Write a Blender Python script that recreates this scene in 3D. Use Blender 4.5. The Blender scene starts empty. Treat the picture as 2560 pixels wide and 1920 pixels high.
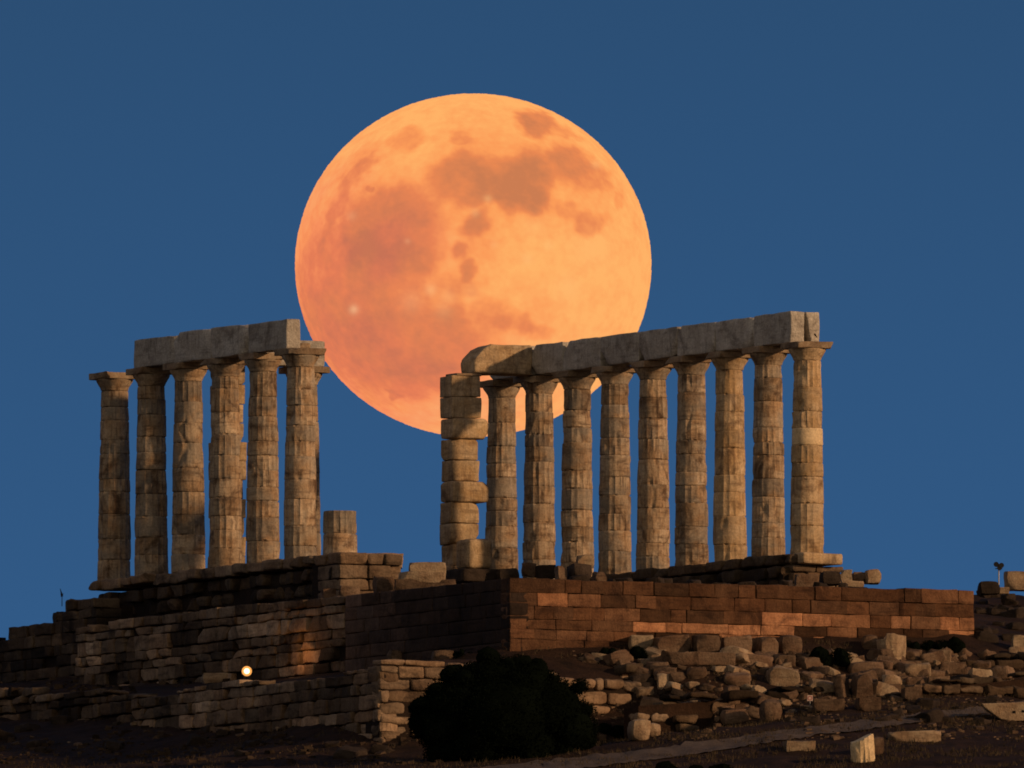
import bpy, math, random
import numpy as np
from mathutils import Vector, noise, Matrix
C = bpy.context.scene
COL = C.collection
R = math.radians
random.seed(7)

# ------------------------------------------------------------------ camera
K = 1.15e-5                       # radians per photograph pixel (2560 px wide)
CAM = Vector((0.0, -1000.0, -56.5))
PITCH = 0.06133
cd = bpy.data.cameras.new('camera'); cam = bpy.data.objects.new('camera', cd); COL.objects.link(cam)
cam.location = CAM
cam.rotation_euler = (math.pi/2 + PITCH, 0, 0)
cd.sensor_width = 36.0; cd.lens = 36.0/(2560*K)
cd.clip_start = 5.0; cd.clip_end = 120000.0
C.camera = cam
C.view_settings.view_transform = 'Standard'; C.view_settings.look = 'None'
C.view_settings.gamma = 1.0; C.view_settings.use_curve_mapping = False
C.view_settings.exposure = 0.0
C.cycles.filter_width = 1.8

# ------------------------------------------------------------------ light
SUN_AZ = R(62.7)                    # to the right of straight behind the camera
SUN_EL = R(15)
w = bpy.data.worlds.new('World'); C.world = w; w.use_nodes = True
wn = w.node_tree; wn.nodes.clear()
def wnode(t, **k):
    n = wn.nodes.new(t)
    for a, b in k.items(): setattr(n, a, b)
    return n
wo = wnode('ShaderNodeOutputWorld'); wb = wnode('ShaderNodeBackground')
tc = wnode('ShaderNodeTexCoord')
# dusk sky: deep blue in the east, the pale afterglow of sunset in the west
nrm = wnode('ShaderNodeVectorMath', operation='NORMALIZE'); wn.links.new(tc.outputs['Generated'], nrm.inputs[0])
dot = wnode('ShaderNodeVectorMath', operation='DOT_PRODUCT'); wn.links.new(nrm.outputs[0], dot.inputs[0])
dot.inputs[1].default_value = (-0.30, -0.93, 0.20)
mr = wnode('ShaderNodeMapRange'); mr.interpolation_type = 'SMOOTHSTEP'
mr.inputs[1].default_value = -0.1; mr.inputs[2].default_value = 0.95
wn.links.new(dot.outputs['Value'], mr.inputs[0])
sx = wnode('ShaderNodeSeparateXYZ'); wn.links.new(nrm.outputs[0], sx.inputs[0])
er = wnode('ShaderNodeValToRGB'); wn.links.new(sx.outputs[2], er.inputs[0])
er.color_ramp.elements[0].position = 0.054; er.color_ramp.elements[0].color = (0.031, 0.101, 0.238, 1)
er.color_ramp.elements[1].position = 0.074; er.color_ramp.elements[1].color = (0.024, 0.074, 0.168, 1)
e = er.color_ramp.elements.new(0.8); e.color = (0.012, 0.04, 0.11, 1)
mx = wnode('ShaderNodeMix'); mx.data_type = 'RGBA'
wn.links.new(mr.outputs[0], mx.inputs[0]); wn.links.new(er.outputs[0], mx.inputs[6])
mx.inputs[7].default_value = (0.30, 0.235, 0.165, 1)
wn.links.new(mx.outputs[2], wb.inputs[0]); wn.links.new(wb.outputs[0], wo.inputs[0])
wb.inputs[1].default_value = 1.0
sd = bpy.data.lights.new('sun', 'SUN'); sun = bpy.data.objects.new('sun', sd); COL.objects.link(sun)
sd.energy = 2.6; sd.angle = R(2.5); sd.color = (1.0, 0.60, 0.30)
Ld = Vector((math.sin(SUN_AZ)*math.cos(SUN_EL), -math.cos(SUN_AZ)*math.cos(SUN_EL), math.sin(SUN_EL)))
sun.rotation_euler = Ld.to_track_quat('Z', 'Y').to_euler()
sun.location = (60, -60, 30)

# ------------------------------------------------------------------ survey helpers
fwd = Vector((0, math.cos(PITCH), math.sin(PITCH))); upv = Vector((0, -math.sin(PITCH), math.cos(PITCH)))
def ray(px, py): return fwd + Vector((1, 0, 0))*((px-1280)*K) + upv*((960-py)*K)
def at(px, py, Y):
    r = ray(px, py); return CAM + r*((Y-CAM.y)/r.y)
TH = math.asin(0.4367)
D = Vector((math.sin(TH), -math.cos(TH), 0))      # along the colonnades, towards the viewer
E = Vector((math.cos(TH), math.sin(TH), 0))       # across the temple, away to the right
SP = 2.52
C9 = at(2018, 1385, 0.0); Z0 = C9.z               # foot of the near right corner column
RR = lambda n, e=0.0: C9 + D*(SP*(n-9)) + E*e                       # right row, n = 1..9
L6 = C9 - E*11.6 - D*9.0
L6 = L6 + Vector((at(751, 1392, L6.y).x - L6.x, 0, 0))
LR = lambda n, e=0.0: L6 + D*(SP*(n-6)) + E*e                       # left row, n = 1..7
def hit(px, py, O, u):                            # where a sight line meets the upright plane O + u*s
    r = ray(px, py); n = Vector((-u.y, u.x, 0))
    t = (O-CAM).dot(n)/r.dot(n); p = CAM + r*t
    return (p-O).dot(u), p.z
def prof(pts, O, u):
    q = sorted(hit(a, b, O, u) for a, b in pts)
    xs = [a for a, _ in q]; zs = [b for _, b in q]
    return (lambda s: float(np.interp(s, xs, zs))), xs[0], xs[-1]

# ------------------------------------------------------------------ objects, labels
def link(name, me, m=None, parent=None, loc=None):
    o = bpy.data.objects.new(name, me); COL.objects.link(o)
    if m and me: me.materials.append(m)
    if parent: o.parent = parent
    if loc is not None: o.location = loc
    return o
def tag(o, label=None, cat=None, group=None, kind=None):
    if label: o['label'] = label
    if cat: o['category'] = cat
    if group: o['group'] = group
    if kind: o['kind'] = kind
    return o
class MB:
    def __init__(s): s.v = []; s.f = []; s.c = []; s.hasc = False
    def add(s, vs, fs, col=None):
        b = len(s.v); s.v += [tuple(v) for v in vs]; s.f += [tuple(i+b for i in f) for f in fs]
        s.c += [col if col else (1, 1, 1)]*len(vs)
        if col: s.hasc = True
    def build(s, name, m, parent=None, loc=None, smooth=True, origin=None):
        me = bpy.data.meshes.new(name)
        if origin is not None: s.v = [(a-origin[0], b-origin[1], c-origin[2]) for a, b, c in s.v]
        me.from_pydata(s.v, [], s.f); me.update()
        if s.hasc:
            at_ = me.color_attributes.new('tone', 'FLOAT_COLOR', 'POINT')
            at_.data.foreach_set('color', np.array([(a, b, c, 1) for a, b, c in s.c], dtype=np.float32).ravel())
        if smooth:
            me.polygons.foreach_set('use_smooth', [True]*len(me.polygons))
            try: me.set_sharp_from_angle(angle=R(38))
            except Exception: pass
        return link(name, me, m, parent, loc if origin is None else origin)

# ------------------------------------------------------------------ materials
def stone(name, base, tan, dark, stain=0.5, streak=0.4, scale=1.0, bump=0.5, tone=False, var=0.35, rough=0.9, horiz=False, grey=0.0):
    m = bpy.data.materials.new(name); m.use_nodes = True
    t = m.node_tree; N = t.nodes; L = t.links; N.clear()
    out = N.new('ShaderNodeOutputMaterial'); b = N.new('ShaderNodeBsdfPrincipled'); L.new(b.outputs[0], out.inputs[0])
    b.inputs['Roughness'].default_value = rough; b.inputs['Specular IOR Level'].default_value = 0.15
    tcn = N.new('ShaderNodeTexCoord'); oi = N.new('ShaderNodeObjectInfo')
    mul = N.new('ShaderNodeMath'); mul.operation = 'MULTIPLY'; mul.inputs[1].default_value = 57.0; L.new(oi.outputs['Random'], mul.inputs[0])
    ad = N.new('ShaderNodeVectorMath'); ad.operation = 'ADD'; L.new(tcn.outputs['Object'], ad.inputs[0]); L.new(mul.outputs[0], ad.inputs[1])
    def nz(sc, det, vec=None, dist=0.0, ro=0.6):
        n = N.new('ShaderNodeTexNoise'); n.inputs['Scale'].default_value = sc*scale; n.inputs['Detail'].default_value = det
        n.inputs['Distortion'].default_value = dist; n.inputs['Roughness'].default_value = ro
        L.new(vec or ad.outputs[0], n.inputs['Vector']); return n.outputs['Fac']
    def rng(x, a, c, lo=0.0, hi=1.0):
        r = N.new('ShaderNodeMapRange'); r.inputs[1].default_value = a; r.inputs[2].default_value = c
        r.inputs[3].default_value = lo; r.inputs[4].default_value = hi; L.new(x, r.inputs[0]); return r.outputs[0]
    def mix(f, a, c, mode='MIX'):
        x = N.new('ShaderNodeMix'); x.data_type = 'RGBA'; x.blend_type = mode
        if isinstance(f, float): x.inputs[0].default_value = f
        else: L.new(f, x.inputs[0])
        for i, q in ((6, a), (7, c)):
            if isinstance(q, tuple): x.inputs[i].default_value = (*q, 1)
            else: L.new(q, x.inputs[i])
        return x.outputs[2]
    mp = N.new('ShaderNodeMapping'); L.new(ad.outputs[0], mp.inputs[0])
    mp.inputs['Scale'].default_value = (7, 7, 0.8) if not horiz else (1, 1, 7)
    mp2 = N.new('ShaderNodeMapping'); L.new(ad.outputs[0], mp2.inputs[0]); mp2.inputs['Scale'].default_value = (0.9, 0.9, 5.5)
    c = mix(rng(nz(1.7, 6, None, 0.4), 0.38, 0.62), base, tan)
    bands = rng(nz(1.6, 5, mp2.outputs[0]), 0.52, 0.70, 0.0, stain*0.75)
    c = mix(bands, c, dark)
    st = rng(nz(1.6, 5, mp.outputs[0]), 0.50, 0.72, 0.0, streak)
    c = mix(st, c, dark)
    big = rng(nz(1.15, 7, None, 0.8, 0.68), 0.52, 0.66, 0.0, stain)
    c = mix(big, c, dark)
    if grey: c = mix(rng(nz(.9, 4), .50, .62, 0, grey), c, (0.27, 0.255, 0.23))
    fine = rng(nz(16, 4), 0.3, 0.75, 0.72, 1.18)
    fc = N.new('ShaderNodeCombineColor'); [L.new(fine, fc.inputs[i]) for i in range(3)]
    c = mix(1.0, c, fc.outputs[0], 'MULTIPLY')
    rv = rng(oi.outputs['Random'], 0, 1, 1-var, 1+var)
    rc = N.new('ShaderNodeCombineColor'); [L.new(rv, rc.inputs[i]) for i in range(3)]
    c = mix(1.0, c, rc.outputs[0], 'MULTIPLY')
    if tone:
        va = N.new('ShaderNodeVertexColor'); va.layer_name = 'tone'
        c = mix(1.0, c, va.outputs[0], 'MULTIPLY')
    L.new(c, b.inputs['Base Color'])
    if bump:
        bp = N.new('ShaderNodeBump'); bp.inputs['Strength'].default_value = bump; bp.inputs['Distance'].default_value = 0.035
        a1 = N.new('ShaderNodeMath'); a1.operation = 'ADD'; L.new(nz(5, 7), a1.inputs[0]); L.new(nz(22, 3), a1.inputs[1])
        L.new(a1.outputs[0], bp.inputs['Height']); L.new(bp.outputs[0], b.inputs['Normal'])
    return m
def plain(name, col, rough=0.8, metal=0.0, emit=None, es=1.0, bumps=0.0):
    m = bpy.data.materials.new(name); m.use_nodes = True; N = m.node_tree.nodes; L = m.node_tree.links
    b = N['Principled BSDF']; b.inputs['Roughness'].default_value = rough; b.inputs['Metallic'].default_value = metal
    b.inputs['Specular IOR Level'].default_value = 0.2
    n = N.new('ShaderNodeTexNoise'); n.inputs['Scale'].default_value = 9.0; n.inputs['Detail'].default_value = 4
    r = N.new('ShaderNodeValToRGB'); r.color_ramp.elements[0].position = 0.3; r.color_ramp.elements[1].position = 0.7
    r.color_ramp.elements[0].color = (*[c*0.7 for c in col], 1); r.color_ramp.elements[1].color = (*[min(1, c*1.25) for c in col], 1)
    L.new(n.outputs['Fac'], r.inputs[0]); L.new(r.outputs[0], b.inputs['Base Color'])
    if emit: b.inputs['Emission Color'].default_value = (*emit, 1); b.inputs['Emission Strength'].default_value = es
    return m
MARBLE = stone('weathered_marble', (0.50, 0.405, 0.30), (0.40, 0.275, 0.17), (0.085, 0.052, 0.036), 0.88, 0.85, 1.0, 0.5, var=0.20, grey=.6)
MARBLEP = stone('honey_marble', (0.60, 0.46, 0.30), (0.48, 0.33, 0.18), (0.12, 0.07, 0.042), 0.7, 0.6, 1.0, 0.5, var=0.14, grey=.25)
PALE = stone('pale_new_marble', (0.80, 0.64, 0.42), (0.70, 0.54, 0.33), (0.30, 0.22, 0.14), 0.25, 0.2, 1.0, 0.3, var=0.05)
BEAM = stone('grey_marble', (0.58, 0.55, 0.50), (0.46, 0.42, 0.37), (0.11, 0.09, 0.08), 0.55, 0.35, 0.9, 0.9, var=0.10)
POROS = stone('brown_limestone', (0.178, 0.093, 0.052), (0.118, 0.058, 0.032), (0.03, 0.015, 0.011), 0.65, 0.3, 1.1, 0.9, tone=True, var=0.0)
ROUGH = stone('grey_rubble_stone', (0.35, 0.252, 0.172), (0.235, 0.158, 0.105), (0.03, 0.022, 0.018), 0.75, 0.3, 0.8, 0.8, tone=True, var=0.0)
BLACKW = stone('shaded_wall_stone', (0.045, 0.03, 0.024), (0.03, 0.02, 0.016), (0.008, 0.006, 0.005), 0.6, 0.3, 0.8, 0.5, tone=True, var=0.0)  # near-black colour holds the shade of the terrace's unlit side
LOOSE = stone('loose_stone', (0.20, 0.14, 0.098), (0.14, 0.086, 0.057), (0.03, 0.019, 0.014), 0.75, 0.2, 1.1, 0.8, var=0.30)
LOOSEP = stone('loose_pale_marble', (0.38, 0.30, 0.21), (0.29, 0.20, 0.13), (0.08, 0.052, 0.036), 0.6, 0.2, 1.1, 0.7, var=0.22)
EARTH = stone('dark_earth_fill', (0.028, 0.018, 0.013), (0.02, 0.013, 0.01), (0.008, 0.006, 0.005), 0.6, 0.2, 1.0, 0.8, var=0.0)
SOIL = stone('dry_soil', (0.040, 0.022, 0.014), (0.024, 0.013, 0.009), (0.007, 0.005, 0.004), 0.75, 0.1, 0.8, 1.0, var=0.0)
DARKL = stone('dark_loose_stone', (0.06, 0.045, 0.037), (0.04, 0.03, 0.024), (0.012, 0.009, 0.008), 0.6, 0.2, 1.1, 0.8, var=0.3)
PATHM = stone('trodden_path', (0.13, 0.105, 0.09), (0.10, 0.078, 0.066), (0.07, 0.05, 0.04), 0.4, 0.1, 1.0, 0.4, var=0.0)

# ------------------------------------------------------------------ stone shapes
def cube_template(P):
    vs = {}; V = []; F = []; n = len(P)
    def idx(p):
        k = tuple(round(a, 5) for a in p)
        if k not in vs: vs[k] = len(V); V.append(k)
        return vs[k]
    for ax in range(3):
        for sg in (-1, 1):
            for i in range(n-1):
                for j in range(n-1):
                    q = []
                    for a, b in ((i, j), (i+1, j), (i+1, j+1), (i, j+1)):
                        p = [0, 0, 0]; p[ax] = sg; p[(ax+1) % 3] = P[a]; p[(ax+2) % 3] = P[b]; q.append(idx(p))
                    F.append(q if sg > 0 else q[::-1])
    return V, F
TPL_HI = cube_template([-1, -.93, -.72, -.4, 0, .4, .72, .93, 1])
TPL = cube_template([-1, -.9, -.5, 0, .5, .9, 1])
TPL_LO = cube_template([-1, -.6, .6, 1])
def block(size, bev=0.04, rough=0.02, seed=0.0, tpl=TPL, freq=2.0, cut=0.0, boulder=0.0):
    """a hewn block or boulder: rounded box pushed about by noise, with knocked-off corners"""
    hx, hy, hz = [a/2 for a in size]; bev = min(bev, hx*.95, hy*.95, hz*.95)
    out = []; so = Vector((seed*7.31, seed*3.17, seed*1.93))
    rnd = random.Random(int(seed*1000)+5)
    planes = []
    for _ in range(int(cut*6)):
        n = Vector((rnd.choice((-1, 1))*rnd.uniform(.5, 1), rnd.choice((-1, 1))*rnd.uniform(.3, 1), rnd.choice((-1, 1))*rnd.uniform(.5, 1))).normalized()
        ext = abs(n.x)*hx+abs(n.y)*hy+abs(n.z)*hz
        planes.append((n, ext*rnd.uniform(0.72, 0.9)))
    for v in tpl[0]:
        q = Vector((v[0]*hx, v[1]*hy, v[2]*hz))
        if boulder:
            s = Vector(v).normalized()
            q = q.lerp(Vector((s.x*hx*1.12, s.y*hy*1.12, s.z*hz*1.12)), boulder)
        inn = Vector((max(-hx+bev, min(hx-bev, q.x)), max(-hy+bev, min(hy-bev, q.y)), max(-hz+bev, min(hz-bev, q.z))))
        d = q-inn
        if d.length > 1e-6 and not boulder: q = inn + d.normalized()*min(bev, d.length)
        for n, dd in planes:
            k = q.dot(n)-dd
            if k > 0: q = q - n*k
        p = q*freq + so
        nn = noise.noise_vector(p)*rough + noise.noise_vector(p*3.1)*rough*.4
        out.append(q+nn)
    return out, tpl[1]
def place(vs, O, u, n):                # u along, n outward (both level), keeps z
    return [O + u*v.x + n*v.y + Vector((0, 0, v.z)) for v in vs]

def masonry(name, m, O, u, n, top, bottom, s0, s1, courses, lens, thick=0.6, rough=0.02, bev=0.03, gap=0.012, jit=0.02,
            miss=0.0, tone=(0.7, 1.2), tonefn=None, back=EARTH, backset=0.16, seed=1, tpl=TPL, label=None, cat='wall', cut=0.0, tz=0.0, patch=.0):
    rnd = random.Random(seed); mb = MB()
    zt = max(top(s0+(s1-s0)*i/60) for i in range(61)); zb = min(bottom(s0+(s1-s0)*i/60) for i in range(61))
    z = zt; row = 0
    while z > zb:
        h = courses[row % len(courses)] if isinstance(courses, list) else rnd.uniform(*courses)
        s = s0 - (rnd.uniform(0, lens[1]*.6) if row % 2 else 0)
        while s < s1:
            ln = rnd.uniform(*lens); a, b = max(s, s0), min(s+ln, s1); s += ln
            if b-a < 0.12: continue
            mid = (a+b)/2; hh = h*rnd.uniform(1-tz, 1)
            tp = min(z, top(mid)); bt = z-hh
            zc = (z-hh/2)
            if z-h*0.55 > top(mid) or z < bottom(mid): continue
            if rnd.random() < miss: continue
            bb, ff = block((b-a-gap, thick, tp-bt-gap), bev*rnd.uniform(.7, 1.6), rough, rnd.random()*90, tpl, cut=cut if rnd.random() < .6 else 0)
            P0 = O + u*mid - n*(thick/2) + n*rnd.uniform(-jit, jit); P0.z = (tp+bt)/2
            k = rnd.uniform(*tone)
            k *= max(.25, 1+patch*noise.noise((mid*.45, zc*1.1, seed))*2)
            if tonefn: k *= tonefn(mid, row, rnd)
            warm = rnd.uniform(-.06, .06)
            mb.add(place(bb, P0, u, n), ff, (k*(1+warm), k, k*(1-warm)))
        z -= h; row += 1
    org = O + u*((s0+s1)/2); org.z = bottom((s0+s1)/2)
    root = mb.build(name, m, origin=org)
    if back:
        v = []; f = []; ns = 40
        for i in range(ns+1):
            s = s0+.03+(s1-s0-.06)*i/ns; zz = top(s)-0.22; zl = zb-0.5
            for off in (-backset, -thick-.4):
                p = O+u*s+n*off; v += [(p.x, p.y, zl), (p.x, p.y, zz)]
        for i in range(ns):
            a = i*4; b = a+4
            f += [(a, b, b+1, a+1), (a+2, a+3, b+3, b+2), (a+1, b+1, b+3, a+3)]
        f += [(0, 1, 3, 2), (ns*4, ns*4+2, ns*4+3, ns*4+1)]
        k = MB(); k.add(v, f); bo = k.build('core', back, smooth=False, origin=org); bo.parent = root; bo.matrix_parent_inverse.identity(); bo.location = (0, 0, 0)
    if label: tag(root, label, cat)
    return root

# ------------------------------------------------------------------ ground
KC = L6 + D*21.4 - E*3.8          # near corner of the terrace
kz = at(1275, 1445, KC.y); KC = Vector((kz.x, KC.y, 0))
ZT = kz.z                          # terrace top
def onA(px): return hit(px, 1500, KC, D)[0]
def Yof(px, O, u): return (O+u*hit(px, 1500, O, u)[0]).y
CC = Vector((at(950, 1660, -23).x, -23.0, 0))     # corner of the lower retaining wall
ctrl = [(1275, 1640, -18.4), (1600, 1622, Yof(1600, KC, E)-.4), (2000, 1600, Yof(2000, KC, E)-.4), (2435, 1595, Yof(2435, KC, E)-.3),
        (1000, 1668, Yof(1000, KC, D)-.4), (600, 1705, Yof(600, KC, D)-.3), (190, 1712, Yof(190, KC, D)-.3),
        (0, 1730, 9.0), (0, 1800, 0.0), (0, 1920, -16.0), (300, 1800, -6.5), (350, 1830, -10.0), (600, 1860, -17.0), (950, 1885, -24.5),
        (300, 1915, -22.0), (700, 1925, -30.0), (1050, 1925, -34.0), (1280, 1905, -31.0), (1500, 1862, -26.0), (1480, 1915, -34.0),
        (1430, 1838, -21.2), (1640, 1852, -20.6), (1060, 1858, -23.4),
        (1700, 1700, -19.6), (1700, 1830, -26.0), (1700, 1905, -33.5), (2000, 1700, -18.3), (2000, 1800, -24.5), (2000, 1880, -32.0),
        (2300, 1680, -15.5), (2300, 1760, -21.0), (2300, 1850, -29.5), (2300, 1920, -37.0), (2560, 1700, -14.5), (2560, 1790, -22.5), (2560, 1920, -38.0),
        (2560, 1600, -8.0), (2560, 1530, 2.0), (2560, 1505, 8.0), (2400, 1500, 8.0)]
cp = [at(*c) for c in ctrl]
P = np.array([[c.x, c.y] for c in cp]); Z = np.array([c.z for c in cp])
def phi(r2): return np.where(r2 > 0, r2*np.log(np.maximum(r2, 1e-12)), 0)
Kmat = phi(((P[:, None]-P[None])**2).sum(-1)) + np.eye(len(P))*1.5
A_ = np.zeros((len(P)+3,)*2); A_[:len(P), :len(P)] = Kmat; A_[:len(P), len(P)] = 1; A_[:len(P), len(P)+1:] = P; A_[len(P):, :len(P)] = A_[:len(P), len(P):].T
W = np.linalg.solve(A_, np.concatenate([Z, [0, 0, 0]]))
def tps(x, y):
    q = np.stack([np.ravel(x), np.ravel(y)], -1).astype(float)
    k = phi(((q[:, None]-P[None])**2).sum(-1))
    return (k@W[:len(P)] + W[len(P)] + q@W[len(P)+1:]).reshape(np.shape(x))
def sm(a, b, x): t = np.clip((x-a)/(b-a), 0, 1); return t*t*(3-2*t)
def far_hill(x, y):
    front = -8.6 + (np.minimum(y, -40)+40)*0.175 - 0.0*x
    side = -np.maximum(np.abs(x)-18, 0)*0.22
    back = -np.maximum(y-30, 0)*0.25
    return np.maximum(np.maximum(front, -75) + side + back, -75)
def ground(x, y):
    x = np.asarray(x, float); y = np.asarray(y, float)
    xi = np.clip(x, -17, 17); yi = np.clip(y, -40, 12)
    zi = tps(xi, yi)
    d = np.hypot(np.maximum(np.abs(x)-17, 0), np.maximum(np.maximum(-40-y, y-12), 0))
    zo = zi - d*0.20
    zo = np.maximum(zo, -75)
    # keep the made ground out of the terrace itself: it is flat behind the walls
    return zo
def bumps(x, y):
    return noise.noise((x*.9, y*.9, 0))*.10 + noise.noise((x*2.7, y*2.7, 5))*.05 + noise.noise((x*8, y*8, 9))*.018
xs = np.concatenate([np.array([-2500, -1200, -600, -300, -150, -80, -50, -35, -25]), np.arange(-20, 20.01, 0.25), np.array([25, 35, 50, 80, 150, 300, 600, 1200, 2500])])
ys = np.concatenate([np.array([-700, -500, -400, -330, -260, -200, -150, -110, -80, -60]), np.arange(-50, 14, 0.25), np.array([16, 20, 26, 34, 50, 80, 140, 300, 600])])
X, Y = np.meshgrid(xs, ys); ZG = np.zeros(X.shape)
for i in range(X.shape[0]): ZG[i] = ground(X[i], Y[i])
ZB = np.array([[bumps(a, b) if abs(a) < 30 and -60 < b < 30 else 0 for a, b in zip(r1, r2)] for r1, r2 in zip(X, Y)])
ZG += ZB
ny, nx = X.shape
mb = MB(); mb.v = [tuple(p) for p in np.stack([X, Y, ZG], -1).reshape(-1, 3).tolist()]; mb.c = [(1, 1, 1)]*len(mb.v)
mb.f = [(i*nx+j, i*nx+j+1, (i+1)*nx+j+1, (i+1)*nx+j) for i in range(ny-1) for j in range(nx-1)]
g = mb.build('hillside', SOIL); tag(g, kind='structure')
def gz(x, y): return float(ground(x, y)) + bumps(x, y)
def onground(px, py):
    r = ray(px, py); lo = None
    for k in range(0, 260):
        Yv = -42 + k*0.22; p = CAM + r*((Yv-CAM.y)/r.y)
        if gz(p.x, p.y) > p.z: return p
    return at(px, py, -10)
# sea
mb = MB(); S = 60000
mb.add([(-S, -S, -58.5), (S, -S, -58.5), (S, S, -58.5), (-S, S, -58.5)], [(0, 1, 2, 3)])
sea = bpy.data.materials.new('sea_water'); sea.use_nodes = True
sb = sea.node_tree.nodes['Principled BSDF']; sb.inputs['Base Color'].default_value = (0.01, 0.03, 0.05, 1); sb.inputs['Roughness'].default_value = 0.15
sn = sea.node_tree.nodes.new('ShaderNodeTexNoise'); sn.inputs['Scale'].default_value = 0.5; sp_ = sea.node_tree.nodes.new('ShaderNodeBump'); sp_.inputs['Strength'].default_value = 0.5
sg = sea.node_tree.nodes.new('ShaderNodeNewGeometry'); sea.node_tree.links.new(sg.outputs['Position'], sn.inputs['Vector'])
sea.node_tree.links.new(sn.outputs['Fac'], sp_.inputs['Height']); sea.node_tree.links.new(sp_.outputs[0], sb.inputs['Normal'])
tag(mb.build('sea', sea, smooth=False), kind='structure')
# footpath across the slope
up_ = [(1180, 1924), (1340, 1908), (1450, 1896), (1600, 1880), (1750, 1861), (1900, 1838), (2050, 1818), (2200, 1800), (2350, 1782), (2450, 1771), (2560, 1757)]
lo_ = [(1180, 1950), (1340, 1934), (1450, 1925), (1600, 1907), (1750, 1887), (1900, 1863), (2050, 1843), (2200, 1823), (2350, 1801), (2450, 1788), (2560, 1772)]
v = []; f = []; nS = 120; nT = 5
for i in range(nS+1):
    t = i/nS*(len(up_)-1); k = min(int(t), len(up_)-2); fr = t-k
    a = [up_[k][q]*(1-fr)+up_[k+1][q]*fr for q in (0, 1)]; b = [lo_[k][q]*(1-fr)+lo_[k+1][q]*fr for q in (0, 1)]
    pa = onground(*a); pb = onground(*b)
    for j in range(nT+1):
        p = pa.lerp(pb, j/nT + noise.noise((i*.23, j*.4, 3))*.05); v.append((p.x, p.y, gz(p.x, p.y)+0.035))
for i in range(nS):
    for j in range(nT):
        a = i*(nT+1)+j; f.append((a, a+1, a+nT+2, a+nT+1))
mb = MB(); mb.add(v, f); tag(mb.build('path', PATHM), kind='structure')

# made ground inside the terrace and under the temple (never above its walls)
def slab_poly(name, pts, ztop, zbot, m, amp=0.05):
    mb = MB(); n = len(pts)
    c = sum(pts, Vector())/n; v = [(c.x, c.y, ztop)]
    N = []
    for i in range(n):
        a, b = pts[i], pts[(i+1) % n]; L_ = max(1, int((b-a).length/1.0))
        for k in range(L_): N.append(a.lerp(b, k/L_))
    m_ = len(N)
    for p in N: v.append((p.x, p.y, ztop+noise.noise(p*.8)*amp))
    for p in N: v.append((p.x, p.y, zbot))
    f = [(0, 1+i, 1+(i+1) % m_) for i in range(m_)] + [(1+i, 1+m_+i, 1+m_+(i+1) % m_, 1+(i+1) % m_) for i in range(m_)]
    mb.add(v, f); o = mb.build(name, m, smooth=False); tag(o, kind='structure'); return o
lenB = hit(2435, 1500, KC, E)[0]
sA = onA(190)
slab_poly('terrace_ground', [KC+D*-.5+E*.5, KC+E*(lenB-.4)-D*.5, KC+E*(lenB-.4)-D*34, KC+D*sA+E*.6], ZT-.12, ZT-6, EARTH)

# ------------------------------------------------------------------ terrace walls
nD = -E; nE = D                    # outward faces of the two wall directions
f1, a1, b1 = prof([(190, 1572), (235, 1560), (300, 1548), (450, 1532), (600, 1512), (760, 1500), (855, 1489)], KC, D)
def bz(O, u, n): return lambda s: gz((O+u*s+n*.1).x, (O+u*s+n*.1).y)-0.35
masonry('terrace_wall', ROUGH, KC, D, nD, f1, bz(KC, D, nD), onA(190), onA(862), (0.22, 0.46), (0.3, 1.3), 0.6, 0.04, 0.022, 0.012, 0.05,
        miss=0.05, patch=.9, tone=(0.40, 1.1), seed=11, label='weathered grey stone wall of uneven courses behind the lit lamp', cut=.5, tz=.12,
        tonefn=lambda s, r, q: .75 if s > onA(780) else 1.0)
f2, _, _ = prof([(862, 1488), (1000, 1474), (1275, 1445)], KC, D)
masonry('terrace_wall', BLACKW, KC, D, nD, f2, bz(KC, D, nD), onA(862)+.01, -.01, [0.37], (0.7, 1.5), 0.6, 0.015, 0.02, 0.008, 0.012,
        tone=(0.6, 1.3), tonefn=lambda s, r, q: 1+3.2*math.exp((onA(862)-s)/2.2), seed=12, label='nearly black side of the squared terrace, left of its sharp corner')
brightB = {3: 1.25, 4: 1.0}
def toneB(s, r, q):
    k = 1.0
    if r == 0: k = .55
    if r == 1: k = .75 if s > 5 else 1.0
    if r == 3 and 5.0 < s: k = q.choice((1.9, 1.75, 1.2))
    if r == 2 and 10.0 < s: k = q.choice((.9, 1.2, 1.7))
    if r == 4 and 5.0 < s: k = q.choice((.5, .6, 1.6, 1.8))
    if r == 5 and 5.0 < s: k = q.choice((1.6, .5, 1.2))
    return k
fB = lambda s: ZT + .05*noise.noise((s*1.3, 4, 4)) + .03*noise.noise((s*4, 4, 4))
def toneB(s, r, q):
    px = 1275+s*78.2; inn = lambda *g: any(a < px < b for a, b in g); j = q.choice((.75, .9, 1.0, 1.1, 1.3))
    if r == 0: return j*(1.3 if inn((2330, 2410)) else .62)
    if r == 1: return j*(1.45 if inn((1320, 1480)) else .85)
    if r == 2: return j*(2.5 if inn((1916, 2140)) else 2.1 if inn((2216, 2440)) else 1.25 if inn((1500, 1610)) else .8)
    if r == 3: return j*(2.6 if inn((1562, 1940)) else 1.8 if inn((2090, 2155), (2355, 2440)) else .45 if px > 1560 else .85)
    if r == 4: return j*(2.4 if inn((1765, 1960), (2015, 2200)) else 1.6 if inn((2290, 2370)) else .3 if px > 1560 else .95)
    return j*(.3 if px > 1560 else 1.0)
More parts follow.
